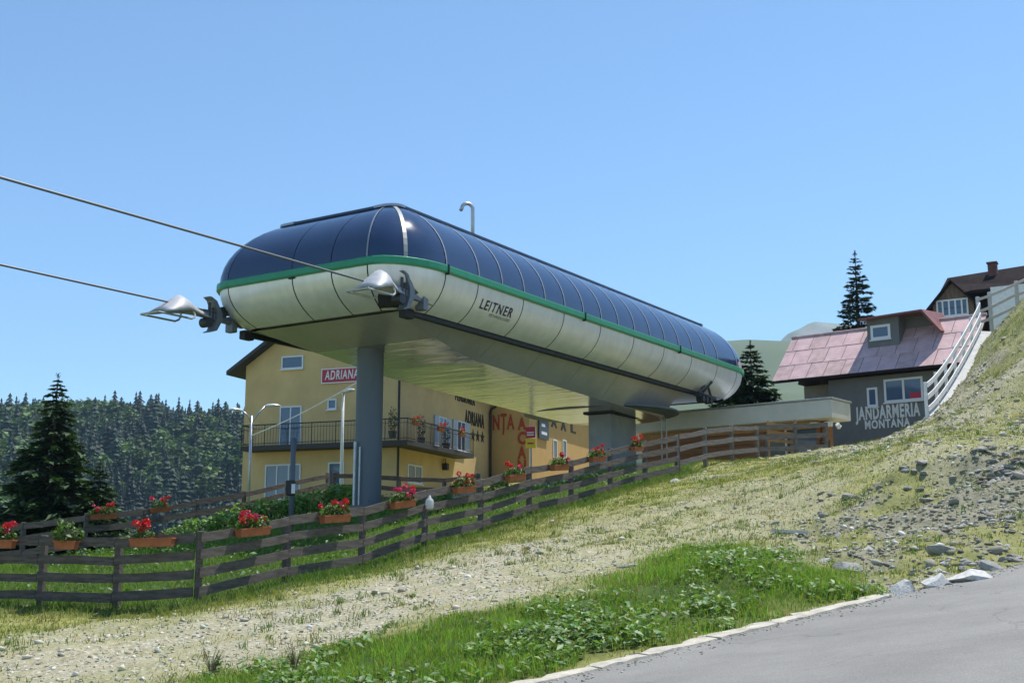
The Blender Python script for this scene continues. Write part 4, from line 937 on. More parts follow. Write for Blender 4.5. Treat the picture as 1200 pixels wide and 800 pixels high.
mb = MB(); mb.box(dx0 + (dx1 - dx0) * .42, dx0 + (dx1 - dx0) * .45, wy - .08, wy + .0, 0, fb - .3); mb.build('door_post', 'fascia', lodge)
for u0, u1, v0, v1 in ((954, 963.5, 514, 525.5),):
    a = lf(u0, v1); c = lf(u1, v0); mb = MB(); mb.box(a[0], c[0], wy - .05, wy - .005, a[1] - b0, c[1] - b0); o = mb.build('notice_board', 'slab_dark', lodge)
    for k in range(3):
        mb = MB(); h_ = (c[1] - a[1]) / 3; mb.box(a[0] + .05, c[0] - .05, wy - .058, wy - .052, a[1] - b0 + h_ * k + .06, a[1] - b0 + h_ * (k + 1) - .03); mb.build('notice', 'house_stone', o)
for u, v in ((948.5, 496.5), (965, 495.5)):
    a = lf(u, v); mb = MB(); mb.box(a[0] - .14, a[0] + .14, wy - .35, wy - .15, a[1] - b0 - .1, a[1] - b0 + .1, .02); mb.tube([(a[0], wy - .2, a[1] - b0), (a[0], wy + .02, a[1] - b0 + .12)], .03, 6); mb.build('floodlight', 'sign_white', lodge)
a = lf(976, 497); mb = MB(); mb.tube([(a[0], wy - .3, a[1] - b0 + .05), (a[0], wy - .15, a[1] - b0 - .08)], .09, 10); mb.tube([(a[0], wy - .15, a[1] - b0), (a[0], wy + .05, a[1] - b0)], .03, 6); mb.build('camera_dome', 'sign_white', lodge)
mb = MB(); mb.box(-.86, -.62, wy + .2, LD - .35, -1, fb - .003, .01); mb.build('side_wall', 'timber', lodge)
# rough boards leaning in front of the lodge
gate = thing('plank_gate', 'light brown plank gate leaning in front of the lodge opening', 'gate', at(917, 530, 45.2), -.35)
for k, z in enumerate((0.05, .35, .65, .95)): MB().beam((-.55, 0, z + .14), (.55, 0, z), .04, .11).build('plank', 'timber_light', gate)
for x in (-.5, .5): MB().beam((x, .045, -.2), (x, .045, 1.2), .07, .05, (0, 1, 0)).build('upright', 'timber_light', gate)

# --- grey house with pink sheet roof
JY = R(38.5); jc = at(1000, 500, 58.); jf, js = mk_uv(jc, JY); jz = jc[2] - 3.0
house = thing('ranger_house', 'grey house with faded pink sheet-metal roof, dormer and white painted lettering', 'building', (jc[0], jc[1], jz), -JY)
ovh = .7                                                            # eave overhang in front of the wall
jfo, _ = mk_uv(jc - np.array([math.sin(JY), math.cos(JY), 0]) * ovh, JY)
eL = jfo(904.5, 447.4); eR = jfo(1140, 425.0); ez = eL[1] - jz + .0
RD = 3.6
for k_ in range(60):
    RD = .8 + k_ * .1; jr, _ = mk_uv(jc + np.array([math.sin(JY), math.cos(JY), 0]) * RD, JY)
    if jr(927.5, 397)[0] <= eL[0]: break
rL = jr(927.5, 397); rz_ = rL[1] - jz; print('ridge depth', RD, 'rise', rz_ - ez)
xl, xr = eL[0], eR[0]; xw = jf(972, 480)[0]
mb = MB(); mb.box(xw, xr - .5, 0, 2*RD, -3, ez - .1); mb.build('wall', 'house_grey', house)
mb = MB(); mb.box(xl + .9, xw - .004, 1.0, 2*RD, -3, ez - .12); mb.build('annex_wall', 'house_stone', house)
mb = MB(); mb.add([(xr - .6, 0, ez - .1), (xr - .6, 2*RD, ez - .1), (xr - .6, RD, rz_ - .1), (xl + .9, .3, ez - .1), (xl + .9, 2*RD, ez - .1), (xl + .9, RD, rz_ - .1)], [(0, 1, 2), (5, 4, 3)]); mb.build('gable_wall', 'house_grey', house)
# front slope of roofing sheets, each its own piece
nr, nc = 3, 11; Lx = xr - xl
for r_ in range(nr):
    for c_ in range(nc):
        f0, f1 = r_ / nr, (r_ + 1) / nr + .02; sh = (.0, .33, .6)[r_] * Lx / nc; a0 = max(xl, xl + Lx * c_ / nc - sh); a1 = min(xr, xl + Lx * (c_ + 1) / nc - sh)
        if c_ == nc - 1: a1 = xr
        def pt(x, f_, lift): return (x + .0, -ovh + (RD + ovh) * f_, ez + (rz_ - ez) * f_ + lift)
        li = .02 * (nr - r_) * 0 + random.uniform(.0, .012) + .03 * (1 - f0) * 0
        skew = (rL[0] - xl) * 0
        q = [pt(a0 + .012, f0, .035 + li), pt(a1 - .012, f0, .035 + li), pt(a1 - .012, min(f1, 1), .012 + li), pt(a0 + .012, min(f1, 1), .012 + li)]
        mb = MB(); mb.slab(*q, .02); mb.build('roof_sheet', random.choice(('roof_pink', 'roof_pink', 'roof_pink2')), house)
mb = MB(); mb.slab((xl + .03, -ovh + .03, ez - .02), (xr - .03, -ovh + .03, ez - .02), (xr - .03, RD, rz_ - .02), (xl + .03, RD, rz_ - .02), .1); mb.slab((xr, 2*RD + .7, ez), (xl, 2*RD + .7, ez), (xl, RD, rz_ + .0), (xr, RD, rz_ + .0), .06); mb.build('roof_deck', 'roof_brown', house)
mb = MB(); mb.tube([(xl - .02, RD, rz_ + .04), (xr, RD, rz_ + .04)], .07, 8); mb.build('ridge_cap', 'roof_pink2', house)
mb = MB(); mb.slab((xl, -ovh - .02, ez - .10), (xr, -ovh - .02, ez - .10), (xr, -ovh - .02, ez + .02), (xl, -ovh - .02, ez + .02), .03); mb.build('eave_board', 'roof_brown', house)
# wall windows
for u0, v0, u1, v1, pn in ((1037, 438, 1081, 469.5, 2), (1017, 451, 1028, 474.5, 1)):
    a = jf(u0, v1); c = jf(u1, v0); window(house, (a[0] + c[0]) / 2, min(a[1], c[1]) - jz - .1, c[0] - a[0], c[1] - a[1], 0., 'front', panes=pn, fw=.10)
a = jf(1074, 463); mb = MB(); mb.box(a[0] - .3, a[0] + .3, -.03, -.022, a[1] - jz - .14, a[1] - jz + .14); mb.build('window_sticker', 'sign_red', house)
a = jf(1040, 484.5); w_ = jf(1078, 484)[0] - jf(1002, 486)[0]; lettering('painted_letters', 'JANDARMERIA', .86, 'white_paint', house, (a[0], 0, a[1] - jz), (1, 0, 0), (0, 0, 1), width=w_, bold=.03, space=1.14)
a = jf(1040, 496); w_ = jf(1067, 495)[0] - jf(1014, 498)[0]; lettering('painted_letters', 'MONTANA', .55, 'white_paint', house, (a[0], 0, a[1] - jz), (1, 0, 0), (0, 0, 1), width=w_, bold=.02, space=1.15)
# dormer
d0 = .35 * RD; jd, _ = mk_uv(jc + np.array([math.sin(JY), math.cos(JY), 0]) * d0, JY); q0 = jd(1016, 385); q1 = jd(1053, 380)
dz0 = ez + (rz_ - ez) * (d0 + ovh) / (RD + ovh); dzt = jd(1034, 371)[1] - jz; dx0_, dx1_ = q0[0], q1[0]
mb = MB(); mb.box(dx0_, dx1_, d0, RD + .6, dz0 - .3, dzt - .05); mb.box(dx1_ + .002, dx1_ + 1.25, d0 + .9, RD + .6, dz0 - .3, dzt - .02); dor = mb.build('dormer', 'house_grey', house)
a = jd(1021, 397.5); c = jd(1043, 376.5); window(house, (a[0] + c[0]) / 2, a[1] - jz - .05, c[0] - a[0], (c[1] - a[1]) * .92, d0, 'front', panes=1, fw=.12)
mb = MB(); mb.slab((dx0_ - .25, d0 - .5, dzt - .05), (dx1_ + 1.3, d0 - .5, dzt + .02), (dx1_ + 1.3, RD + 1.2, dzt + .30), (dx0_ - .25, RD + 1.2, dzt + .25), .09)
mb.slab((dx1_ + 1.3, d0 - .5, dzt + .02), (dx1_ + 2.0, d0 - .1, dzt - 1.0), (dx1_ + 2.0, RD + 1., dzt - .9), (dx1_ + 1.3, RD + 1.2, dzt + .3), .09); mb.build('dormer_roof', 'roof_red', dor)
# low barrel-like white tank beside the house
t = thing('white_tank', 'small white rounded tank at the foot of the white railing', 'tank', at(1075, 513, 42.0), .2); t.scale = (.5, .6, .5)
MB().grid([[(x, r_ * .42 * math.cos(q), .38 + r_ * .42 * math.sin(q)) for q in np.linspace(0, 2 * math.pi, 17)[:-1]] for x, r_ in ((-.75, .02), (-.75, .75), (-.62, 1), (.62, 1), (.75, .75), (.75, .02))], True).build('shell', 'white_paint', t, True)
for x in (-.45, .45): MB().box(x - .06, x + .06, -.3, .3, -.3, .05).build('foot', 'galvanised', t)

# --- upper chalet with dark roof
UY = R(30); uc = at(1112, 400, 76.); uf, us_ = mk_uv(uc, UY); uz = uc[2] - 4
chal = thing('upper_chalet', 'timber chalet with dark brown roof and brick chimney at the top right', 'building', (uc[0], uc[1], uz), -UY)
ub = lambda v: uf(1112, v)[1] - uz
x1_ = uf(1290, 330)[0]
a = uf(1093, 378); g0, g1 = uf(1094, 372)[0], uf(1142, 370)[0]
mb = MB(); mb.box(g0 + .1, x1_, 1.2, 9, -2, ub(372)); mb.build('wall', 'white_paint', chal)
eaveV = uf(1100, 352)[1] - uz; mb = MB()
# gabled bay in front
bz0 = uf(1110, 376)[1] - uz - 2.5; bz1 = uf(1110, 357)[1] - uz; gm_ = (g0 + g1) / 2; gp = uf(1115, 331)[1] - uz
mb = MB(); mb.add([(g0, 0, bz0), (g1, 0, bz0), (g1, 0, bz1), (gm_, 0, gp), (g0, 0, bz1), (g0, 3, bz0), (g1, 3, bz0), (g1, 3, bz1), (gm_, 3, gp), (g0, 3, bz1)], [(0, 1, 2, 3, 4), (1, 6, 7, 2), (5, 0, 4, 9)]); bay = mb.build('bay', 'planks', chal)
for k in range(9):
    xx = g0 + (g1 - g0) * (k + .5) / 9; top = bz1 + (gp - bz1) * (1 - abs(xx - gm_) / ((g1 - g0) / 2)); mb = MB(); w2 = (g1 - g0) / 18 - .012; mb.box(xx - w2, xx + w2, -.03, .0, bz1 + .02, top - .08); mb.build('plank', 'planks', bay)
for sd in (-1, 1):
    mb = MB(); ex = gm_ + sd * ((g1 - g0) / 2 + .45); e_z = bz1 - (gp - bz1) * .45 / ((g1 - g0) / 2)
    q = [Vector((gm_, -.5, gp + .12)), Vector((ex, -.5, e_z + .12)), Vector((ex, 4, e_z + .12)), Vector((gm_, 4, gp + .12))]; dn = Vector((0, 0, -.14)); mb.add(q + [v + dn for v in q], [(0, 1, 2, 3), (7, 6, 5, 4), (0, 4, 5, 1), (1, 5, 6, 2), (2, 6, 7, 3), (3, 7, 4, 0)]); mb.build('bay_roof', 'roof_brown', chal)
window(chal, gm_ - .05, uf(1112, 371)[1] - uz, (g1 - g0) * .78, 1.1, -.035, 'front', panes=5, rows=2, fw=.10)
# main roof: slope towards the camera with broken hipped left end
rl = uf(1098, 323)[0]; rdz = uf(1120, 322)[1] - uz + .9
mb = MB(); q = [Vector((g0 - 1.6, -.8, uf(1092, 354)[1] - uz - .3)), Vector((x1_, -.8, uf(1092, 354)[1] - uz - .3)), Vector((x1_, 4.6, rdz + .3)), Vector((g0 - .3, 4.6, rdz))]
q0 = [Vector((g1 - .2, .6, bz1 + .9)), Vector((x1_, .6, bz1 + .9)), Vector((x1_, 4.6, rdz + .5)), Vector((g0 + .2, 4.6, rdz)), Vector((g0 - .2, 1.5, bz1 + .5))]
dn = Vector((0, 0, -.2)); mb.add(q0 + [v + dn for v in q0], [(0, 1, 2, 3, 4), (9, 8, 7, 6, 5), (0, 5, 6, 1), (1, 6, 7, 2), (2, 7, 8, 3), (3, 8, 9, 4), (4, 9, 5, 0)])
mb.add([(g0 + .2, 4.6, rdz), (x1_, 4.6, rdz + .5), (x1_, 9.5, bz1), (g0 - .2, 9.5, bz1)], [(0, 1, 2, 3)]); mb.build('roof', 'roof_brown', chal)
uk, _ = mk_uv(uc + np.array([math.sin(UY), math.cos(UY), 0]) * 4.0, UY); cp = uk(1163, 308); ct = cp[1] - uz; chm = MB(); chm.box(cp[0] - .27, cp[0] + .27, 3.65, 4.2, rdz - 1.5, ct - .1, .02); chm.box(cp[0] - .33, cp[0] + .33, 3.58, 4.27, ct - .1, ct)
ua, _ = mk_uv(uc - np.array([math.sin(UY), math.cos(UY), 0]) * 1.2, UY); q_ = ua(1163, 372); mb = MB(); mb.box(q_[0], q_[0] + 9, -1.2, 1.1, -2, ua(1185, 334)[1] - uz); mb.build('white_annex', 'white_paint', chal); chm.build('chimney', 'brick_red', chal)

# ------------------------------------------------------------------ white railing up the bank and the fence above
sb = at(1088, 487, 40.0); stp = at(1150, 388, 46.0)
d = Vector(stp - sb); stair = thing('bank_railing', 'white three-bar railing on a pale concrete coping climbing the stony bank', 'railing', sb, math.atan2(d.y, d.x)); hl = math.hypot(d.x, d.y); rise = d.z
prof = lambda f_: rise * (.55 * f_ ** 1.35 + .45 * f_)
rows = []
for k in range(13):
    f_ = k / 12; z = prof(f_); rows.append([(hl * f_, -.42, z - .9), (hl * f_, -.40, z - .10), (hl * f_, -.36, z - .05), (hl * f_, .10, z + .02), (hl * f_, .12, z - .05), (hl * f_, .14, z - 1.6)])
mb = MB().grid(rows, True); mb.f += [tuple(range(5, -1, -1)), tuple(range(72, 78))]; mb.build('coping', 'stringer', stair)
for h in (.22, .62, 1.02):
    for a0, a1 in ((0, 6), (6, 12)):
        mb = MB(); rows = []
        for k in range(a0, a1 + 1):
            f_ = k / 12; z = prof(f_) + h + (.02 if k == a1 else 0); rows.append([(hl * f_, -.035, z - .085), (hl * f_, .0, z - .085), (hl * f_, .0, z + .085), (hl * f_, -.035, z + .085)])
        mb.grid(rows, True); mb.f += [(3, 2, 1, 0), (24, 25, 26, 27)]; mb.build('rail', 'stair_white', stair)
for k in range(7):
    f_ = k / 6; z = prof(f_); mb = MB(); mb.box(-.05, .05, .004, .09, -.3, 1.12, .008); o = mb.build('post', 'stair_white', stair); o.location = (hl * f_, 0, z)
fence('bank_fence', 'grey wooden fence along the crest of the stony bank at the right edge', [at(1148, 386, 46.2), at(1162, 381, 46.6), at(1193, 366, 47.4), at(1240, 344, 49), at(1290, 322, 50.5)], (.25, .7, 1.15), 1.3, .12, 'rail_wood', base=1)

# ------------------------------------------------------------------ lamp posts, cable, signs, posts
def lamp(u, v0, vt, Y, arms, label, hgt_m='lamp_head'):
    p = at(u, v0, Y); top = at(u, vt, Y); h = top[2] - p[2]; t = thing('lamp_post', label, 'lamp post', p)
    MB().tube([(0, 0, -.5), (0, 0, h * .5), (0, 0, h)], [.075, .06, .05], 10).build('pole', 'galvanised' if len(arms) > 1 else 'white_paint', t, True)
    for dx, dz, dy in arms:
        MB().tube([(0, 0, h - .3), (dx * .45, dy * .45, h - .05 + dz * .3), (dx, dy, h + dz)], .035, 8).build('arm', 'galvanised', t, True)
        a = math.atan2(dy, dx); L_ = .62; rows = []
        for x, w, hh, zz in ((0, .05, .05, 0), (.12, .10, .09, .01), (.35, .15, .10, .03), (.55, .12, .07, .035), (.66, .02, .02, .03)):
            rows.append([((x) * math.cos(a) - w * math.cos(q) * math.sin(a), x * math.sin(a) + w * math.cos(q) * math.cos(a), zz + hh * math.sin(q) * (1 if math.sin(q) > 0 else .35)) for q in np.linspace(0, 2 * math.pi, 13)[:-1]])
        o = MB().grid(rows, True).build('lamp_head', hgt_m, t, True); o.location = (dx, dy, h + dz)
    return t
lamp(290.5, 600, 487, 50, [(-.30, .15, -.25), (.5, .42, .2)], 'galvanised lamp post with two lamp heads at the left corner of the guesthouse')
lamp(399, 592, 461, 45.5, [(.02, .03, -.02)], 'white lamp post with one small lamp head beside the front pillar')
ca = at(293, 511, 50); cb = at(400, 459, 45.5); cc = at(432, 440, 39)
pts = [Vector(ca).lerp(Vector(cb), k / 12) + Vector((0, 0, -.25 * math.sin(math.pi * k / 12) * .35)) for k in range(13)] + [Vector(cb).lerp(Vector(cc), k / 6) for k in range(1, 7)]
tag(MB().tube(pts, .022, 6).build('power_cable', 'white_paint'), 'white cable strung from the double lamp post to the front pillar', 'cable')
pp = at(341, 612, 33); t = thing('utility_post', 'slim dark post with a small meter box standing behind the fence', 'post', pp)
h = at(341, 513, 33)[2] - pp[2]; MB().tube([(0, 0, -.4), (0, 0, h)], .07, 10).build('pole', 'pillar_steel', t, True)
MB().box(-.13, .10, -.2, -.07, h - 1.55, h - 1.15, .015).build('meter_box', 'iron', t); MB().box(.02, .12, -.22, -.205, h - 1.5, h - 1.25).build('notice', 'sign_white', t)
sp = at(622, 570, 52); t = thing('sign_post', 'post with a red and white sign above a yellow sign near the guesthouse wing', 'sign', sp, -.25)
MB().tube([(0, 0, -.4), (0, 0, at(622, 498, 52)[2] - sp[2])], .05, 8).build('pole', 'galvanised', t)
za = at(622, 507, 52)[2] - sp[2]; zc = at(622, 519, 52)[2] - sp[2]
MB().box(-.20, .22, -.09, -.055, za - .22, za + .26, .01).build('red_sign', 'sign_red', t); MB().box(-.20, .24, -.09, -.055, zc - .22, zc + .18, .01).build('yellow_sign', 'sign_yellow', t)
for k in range(2): MB().box(-.14, .16, -.098, -.092, za - .02 - .1 * k, za + .03 - .1 * k).build('sign_line', 'sign_white', t)
MB().box(.225, .25, -.09, -.055, za - .24, za + .24).build('sign_edge', 'sign_white', t)
MB().box(-.12, .15, -.098, -.092, zc - .05, zc + .02).build('sign_line', 'sign_red', t)

# ------------------------------------------------------------------ trees
cr, tk = spruce_mesh('large_spruce', 9.4, 3.4, 54, 11, 3, .30, .02, 2.2, (.027, .055, .021))
q = at(55, 634, 50); tree('spruce_tree', 'large dark spruce standing behind the fences at the left', 'tree', (q[0], q[1], at(55, 440, 50)[2] - 9.4), cr, tk)
cr2, tk2 = spruce_mesh('small_spruce', 5.0, 2.2, 30, 9, 8, .28, .02, 1.9, (.026, .050, .018))
q = at(112, 634, 49); tree('spruce_tree', 'smaller bushy spruce at the right foot of the large spruce', 'tree', (q[0], q[1], at(112, 540, 49)[2] - 5.0), cr2, tk2)
q = at(-20, 640, 52); tree('spruce_tree', 'dark spruce cut off by the left edge of the picture', 'tree', (q[0], q[1], at(-20, 545, 52)[2] - 5.0), cr2, tk2, rz=1.2)
cr3, tk3 = spruce_mesh('thin_spruce', 9.5, 2.35, 36, 10, 14, .10, .04, 1.9, (.026, .046, .028), .12)
q = at(1007, 400, 82); tree('spruce_tree', 'tall thin spruce rising behind the pink roof', 'tree', (q[0], q[1], at(1007, 295, 82)[2] - 9.5), cr3, tk3)
cr4, tk4 = spruce_mesh('lodge_fir', 6.2, 2.6, 38, 10, 21, .18, .02, 1.8, (.022, .045, .022), .1)
q = at(882, 480, 58); tree('spruce_tree', 'dark fir between the station end and the pink-roofed house', 'tree', (q[0], q[1], at(880, 401, 58)[2] - 6.2), cr4, tk4)
q = at(862, 480, 64); tree('spruce_tree', 'shorter fir half hidden behind the round end of the station', 'tree', (q[0], q[1], at(862, 418, 64)[2] - 6.2), cr4, tk4, rz=2.)
# leafy bed along the back fence
hb = [bush_mesh('leafy_bush', 620, .75, .55, .42, .15, (.16, .28, .06), 60 + k) for k in range(3)]
BUSH = ['low leafy bush at the left end of the bed by the back fence', 'leafy bush second from the left end of the back-fence bed', 'leafy bush behind the long pink geranium box', 'leafy bush just left of the slim utility post', 'leafy bush just right of the slim utility post', 'leafy bush behind the scarlet geranium box left of the front pillar', 'leafy bush at the left foot of the front pillar', 'small leafy bush below the second red box of the back fence', 'smallest leafy bush in the yard behind the fence corner boxes', 'leafy bush in the shade behind the front pillar', 'low leafy weed clump right of the front pillar behind the board fence', 'low leafy clump behind the fence under the guesthouse railing', 'low leafy clump behind the fence below the red wall letters']
for k, (u, v, Y, sc) in enumerate([(232, 633, 36.5, .8), (262, 629, 37, .9), (292, 622, 37.6, 1.0), (318, 618, 38, 1.05), (345, 612, 38.6, 1.05), (372, 606, 39.2, 1.05), (398, 601, 39.8, 1.05), (205, 641, 35.6, .55), (150, 652, 35, .5), (411, 596, 41, .9), (470, 612, 35, .45), (520, 606, 36, .5), (585, 590, 38, .5)]):
    p = at(u, v, Y); z = gz_at(p); t = thing('leafy_bush', BUSH[k], 'bush', (p[0], p[1], z), k * 1.3, 'leafy bushes in the yard bed'); t.scale = (sc, sc, sc)
    link('foliage', hb[k % 3], t)
    MB().tube([(0, 0, -.1), (.03, 0, .4)], .03, 5).build('stem', 'bark', t)

# far forest hillside
def fz(x, y): return -24 + 104 * sstep((y - 330) / 470) + 5 * np.sin(x / 60.) + 4 * np.sin(y / 45. + x / 90.) + np.clip((x + 420) * .012, -6, 6)
hx_ = np.linspace(-1500, 420, 90); hy_ = np.concatenate([np.linspace(250, 900, 50), np.linspace(950, 1600, 8)])
HX, HY_ = np.meshgrid(hx_, hy_); HZ = fz(HX.ravel(), HY_.ravel()); ii = np.arange(HX.size).reshape(HX.shape)
structure(link('forest_hillside', np_mesh('forest_hillside', np.stack([HX.ravel(), HY_.ravel(), HZ], -1), np.stack([ii[:-1, :-1], ii[:-1, 1:], ii[1:, 1:], ii[1:, :-1]], -1).reshape(-1, 4), 'forest_floor', np.zeros((HX.size, 3)), True)))
def low_conifer(seed, h=1., r=.17, tiers=9, n=9):
    rg = np.random.default_rng(seed); V = []; T = []; C = []
    for i in range(tiers):
        f_ = i / tiers; z0 = h * (.06 + .94 * f_); rr_ = r * (1 - f_) ** .9 * rg.uniform(.85, 1.12) + .006
        for k in range(n):
            a = 2 * math.pi * (k + rg.uniform(-.35, .35)) / n; L_ = rr_ * rg.uniform(.65, 1.25); da = .42
            o = len(V); V += [(0, 0, z0 + h * .13 * (1 - f_ * .5)), (L_ * .75 * math.cos(a - da), L_ * .75 * math.sin(a - da), z0 - .02 * h), (L_ * math.cos(a), L_ * math.sin(a), z0 - h * .045), (L_ * .75 * math.cos(a + da), L_ * .75 * math.sin(a + da), z0 - .02 * h)]
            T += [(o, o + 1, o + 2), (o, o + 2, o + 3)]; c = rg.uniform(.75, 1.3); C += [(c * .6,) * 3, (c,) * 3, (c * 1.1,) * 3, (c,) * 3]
    return np.array(V), np.array(T), np.array(C)
def low_leafy(seed, n=150):
    rg = np.random.default_rng(seed); p = rg.normal(size=(n, 3)); p /= np.linalg.norm(p, axis=1)[:, None]; p *= rg.uniform(.55, 1, (n, 1)); p[:, :2] *= .30 * (1 + .25 * np.sin(3 * p[:, 2:3] + seed)); p[:, 2] = p[:, 2] * .42 + .55
    v, t, c = leaves(p, rg.uniform(.10, .17, n), 1.0, rg.uniform(.6, 1.4, (n, 1)) * np.ones((1, 3)), .8); return v, t, c
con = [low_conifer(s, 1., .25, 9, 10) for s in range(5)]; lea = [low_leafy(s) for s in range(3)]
n = 5200; fx = rng.uniform(-400, 20, n); fy = rng.uniform(330, 830, n); keep = (fx / fy > -.50) & (fx / fy < .02)
fx, fy = fx[keep], fy[keep]; order = np.argsort(fy); fx, fy = fx[order], fy[order]; fzv = fz(fx, fy); parts = []
leafzone = vnoise(fx, fy, 70, 31) * .6 + vnoise(fx, fy, 22, 32) * .4
for x, y, z, lz_ in zip(fx, fy, fzv, leafzone):
    if rng.uniform() < (lz_ - .34) * 3.0: v, t, c = lea[rng.integers(3)]; h = rng.uniform(11, 18); base = np.array((.070, .115, .032)) * rng.uniform(.6, 1.5)
    else: v, t, c = con[rng.integers(5)]; h = rng.uniform(9, 16) if rng.uniform() < .7 else rng.uniform(16, 24); base = np.array((.015, .034, .016)) * rng.uniform(.5, 1.7)
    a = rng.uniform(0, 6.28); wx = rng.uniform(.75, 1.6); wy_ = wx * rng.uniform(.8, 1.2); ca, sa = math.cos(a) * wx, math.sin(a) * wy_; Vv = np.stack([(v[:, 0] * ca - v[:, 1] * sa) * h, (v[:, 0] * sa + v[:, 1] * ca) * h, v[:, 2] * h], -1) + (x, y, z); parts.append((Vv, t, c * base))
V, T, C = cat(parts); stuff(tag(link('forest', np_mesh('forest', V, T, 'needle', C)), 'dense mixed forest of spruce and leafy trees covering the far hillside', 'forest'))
# the skyline spruces stand out one by one
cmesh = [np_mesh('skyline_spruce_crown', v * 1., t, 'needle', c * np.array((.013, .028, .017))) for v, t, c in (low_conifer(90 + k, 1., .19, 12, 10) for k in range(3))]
tmesh = MB().tube([(0, 0, -.05), (0, 0, .9)], [.012, .003], 5).mesh('skyline_spruce_trunk', 'bark')
for k in range(40):
    u = -20 + 320 * (k + random.uniform(-.4, .4)) / 40; Y = random.uniform(770, 800); p = at(u, 480, Y); z = float(fz(np.array([p[0]]), np.array([Y]))[0]); h = random.uniform(8, 14) if random.random() > .25 else random.uniform(15, 19)
    t = tree('skyline_spruce', 'far spruce standing out on the skyline of the forest hillside', 'tree', (p[0], Y, z), cmesh[k % 3], tmesh, 'spruces on the forest skyline', random.uniform(0, 6), h)
# far grassy ridge and the rocky peak
def ridge(name, Y, prof_, depth, base, m_, seed):
    us = np.array([p[0] for p in prof_]); vs = np.array([p[1] for p in prof_]); cols = np.linspace(us[0], us[-1], 120); rows_ = []
    vv = np.interp(cols, us, vs); 
    for f_ in np.linspace(0, 1.6, 34):
        r_ = []
        for u, v in zip(cols, vv):
            top = at(u, v, Y); x = top[0]; k = 1 - abs(f_ - 1) if f_ <= 1 else 1 - (f_ - 1) * .9
            z = base + (top[2] - base) * max(0, min(1, k)) ** .85; r_.append((x * (1 + (f_ - 1) * .0), Y + (f_ - 1) * depth, z))
        rows_.append(r_)
    A = np.array(rows_); nzv = (vnoise(A[..., 0].ravel(), A[..., 1].ravel(), depth * .16, seed) - .5) * depth * .05 + (vnoise(A[..., 0].ravel(), A[..., 1].ravel(), depth * .05, seed + 1) - .5) * depth * .016; fade = np.abs(np.linspace(0, 1.6, 34) - 1)[:, None].repeat(120, 1).ravel(); A[..., 2] += (nzv * np.minimum(1, fade * 3 + .12)).reshape(A.shape[:2])
    n0, n1 = A.shape[:2]; ii = np.arange(n0 * n1).reshape(n0, n1)
    structure(link(name, np_mesh(name, A.reshape(-1, 3), np.stack([ii[:-1, :-1], ii[:-1, 1:], ii[1:, 1:], ii[1:, :-1]], -1).reshape(-1, 4), m_, None, True)))
ridge('green_ridge', 1500, [(420, 520), (600, 470), (760, 415), (830, 400), (870, 396), (925, 397), (1000, 392), (1100, 380), (1400, 330)], 800, -20, 'mountain', 3)
ridge('rocky_peak', 2900, [(820, 460), (895, 412), (915, 396), (925, 386), (938, 381), (950, 374.5), (962, 376), (985, 378), (1020, 378), (1100, 385), (1300, 400)], 1300, 100, 'mountain_rock', 6)

# ------------------------------------------------------------------ grass, weeds and stones
def scatter(n, x0, x1, y0, y1):
    return rng.uniform(x0, x1, n), rng.uniform(y0, y1, n)
def on_ground(x, y): return np.stack([x, y, ground_z(x, y)], -1)
# lush verge
bb0 = VERGE.min(0); bb1 = VERGE.max(0)
x, y = scatter(150000, bb0[0], bb1[0], bb0[1], bb1[1]); m_ = masks(x, y); gap = vnoise(x, y, .45, 51) * .5 + vnoise(x, y, 1.1, 52) * .5; k = (m_['lush'] > rng.uniform(.15, .8, len(x))) & (y > 11.5) & (gap > rng.uniform(.24, .5, len(x))); x, y = x[k], y[k]
patch = vnoise(x, y, .7, 41) * .6 + vnoise(x, y, .25, 42) * .4
P = on_ground(x, y); n = len(P); hgt = (.03 + .19 * patch ** 1.4) * rng.uniform(.5, 1.35, n); col_ = cvar(n, (.19, .295, .045), .38, .28) * (.75 + .6 * patch[:, None])
dry = rng.uniform(size=n) < .10; col_[dry] = cvar(dry.sum(), (.26, .22, .10), .2)
V1 = blades(P, hgt, rng.uniform(.006, .012, n), .7, col_)
stuff(tag(link('verge_grass', np_mesh('verge_grass', *V1[:2], 'grass', V1[2])), 'lush bright green grass on the verge beside the road', 'grass'))
x, y = scatter(60000, bb0[0], bb1[0], bb0[1], bb1[1]); m_ = masks(x, y); pl = vnoise(x, y, .55, 43) * .55 + vnoise(x, y, 1.6, 44) * .45; k = (m_['lush'] > .5) & (pl > rng.uniform(.40, .72, len(x))) & (y > 11.5); x, y = x[k], y[k]
P = on_ground(x, y); n = len(P); P[:, 2] += rng.uniform(.03, .17, n)
V1 = leaves(P, rng.uniform(.035, .14, n), .55, cvar(n, (.14, .23, .065), .4, .25), .6)
stuff(tag(link('broad_leaves', np_mesh('broad_leaves', *V1[:2], 'leaf', V1[2])), 'broad glossy weed leaves among the verge grass', 'weeds'))
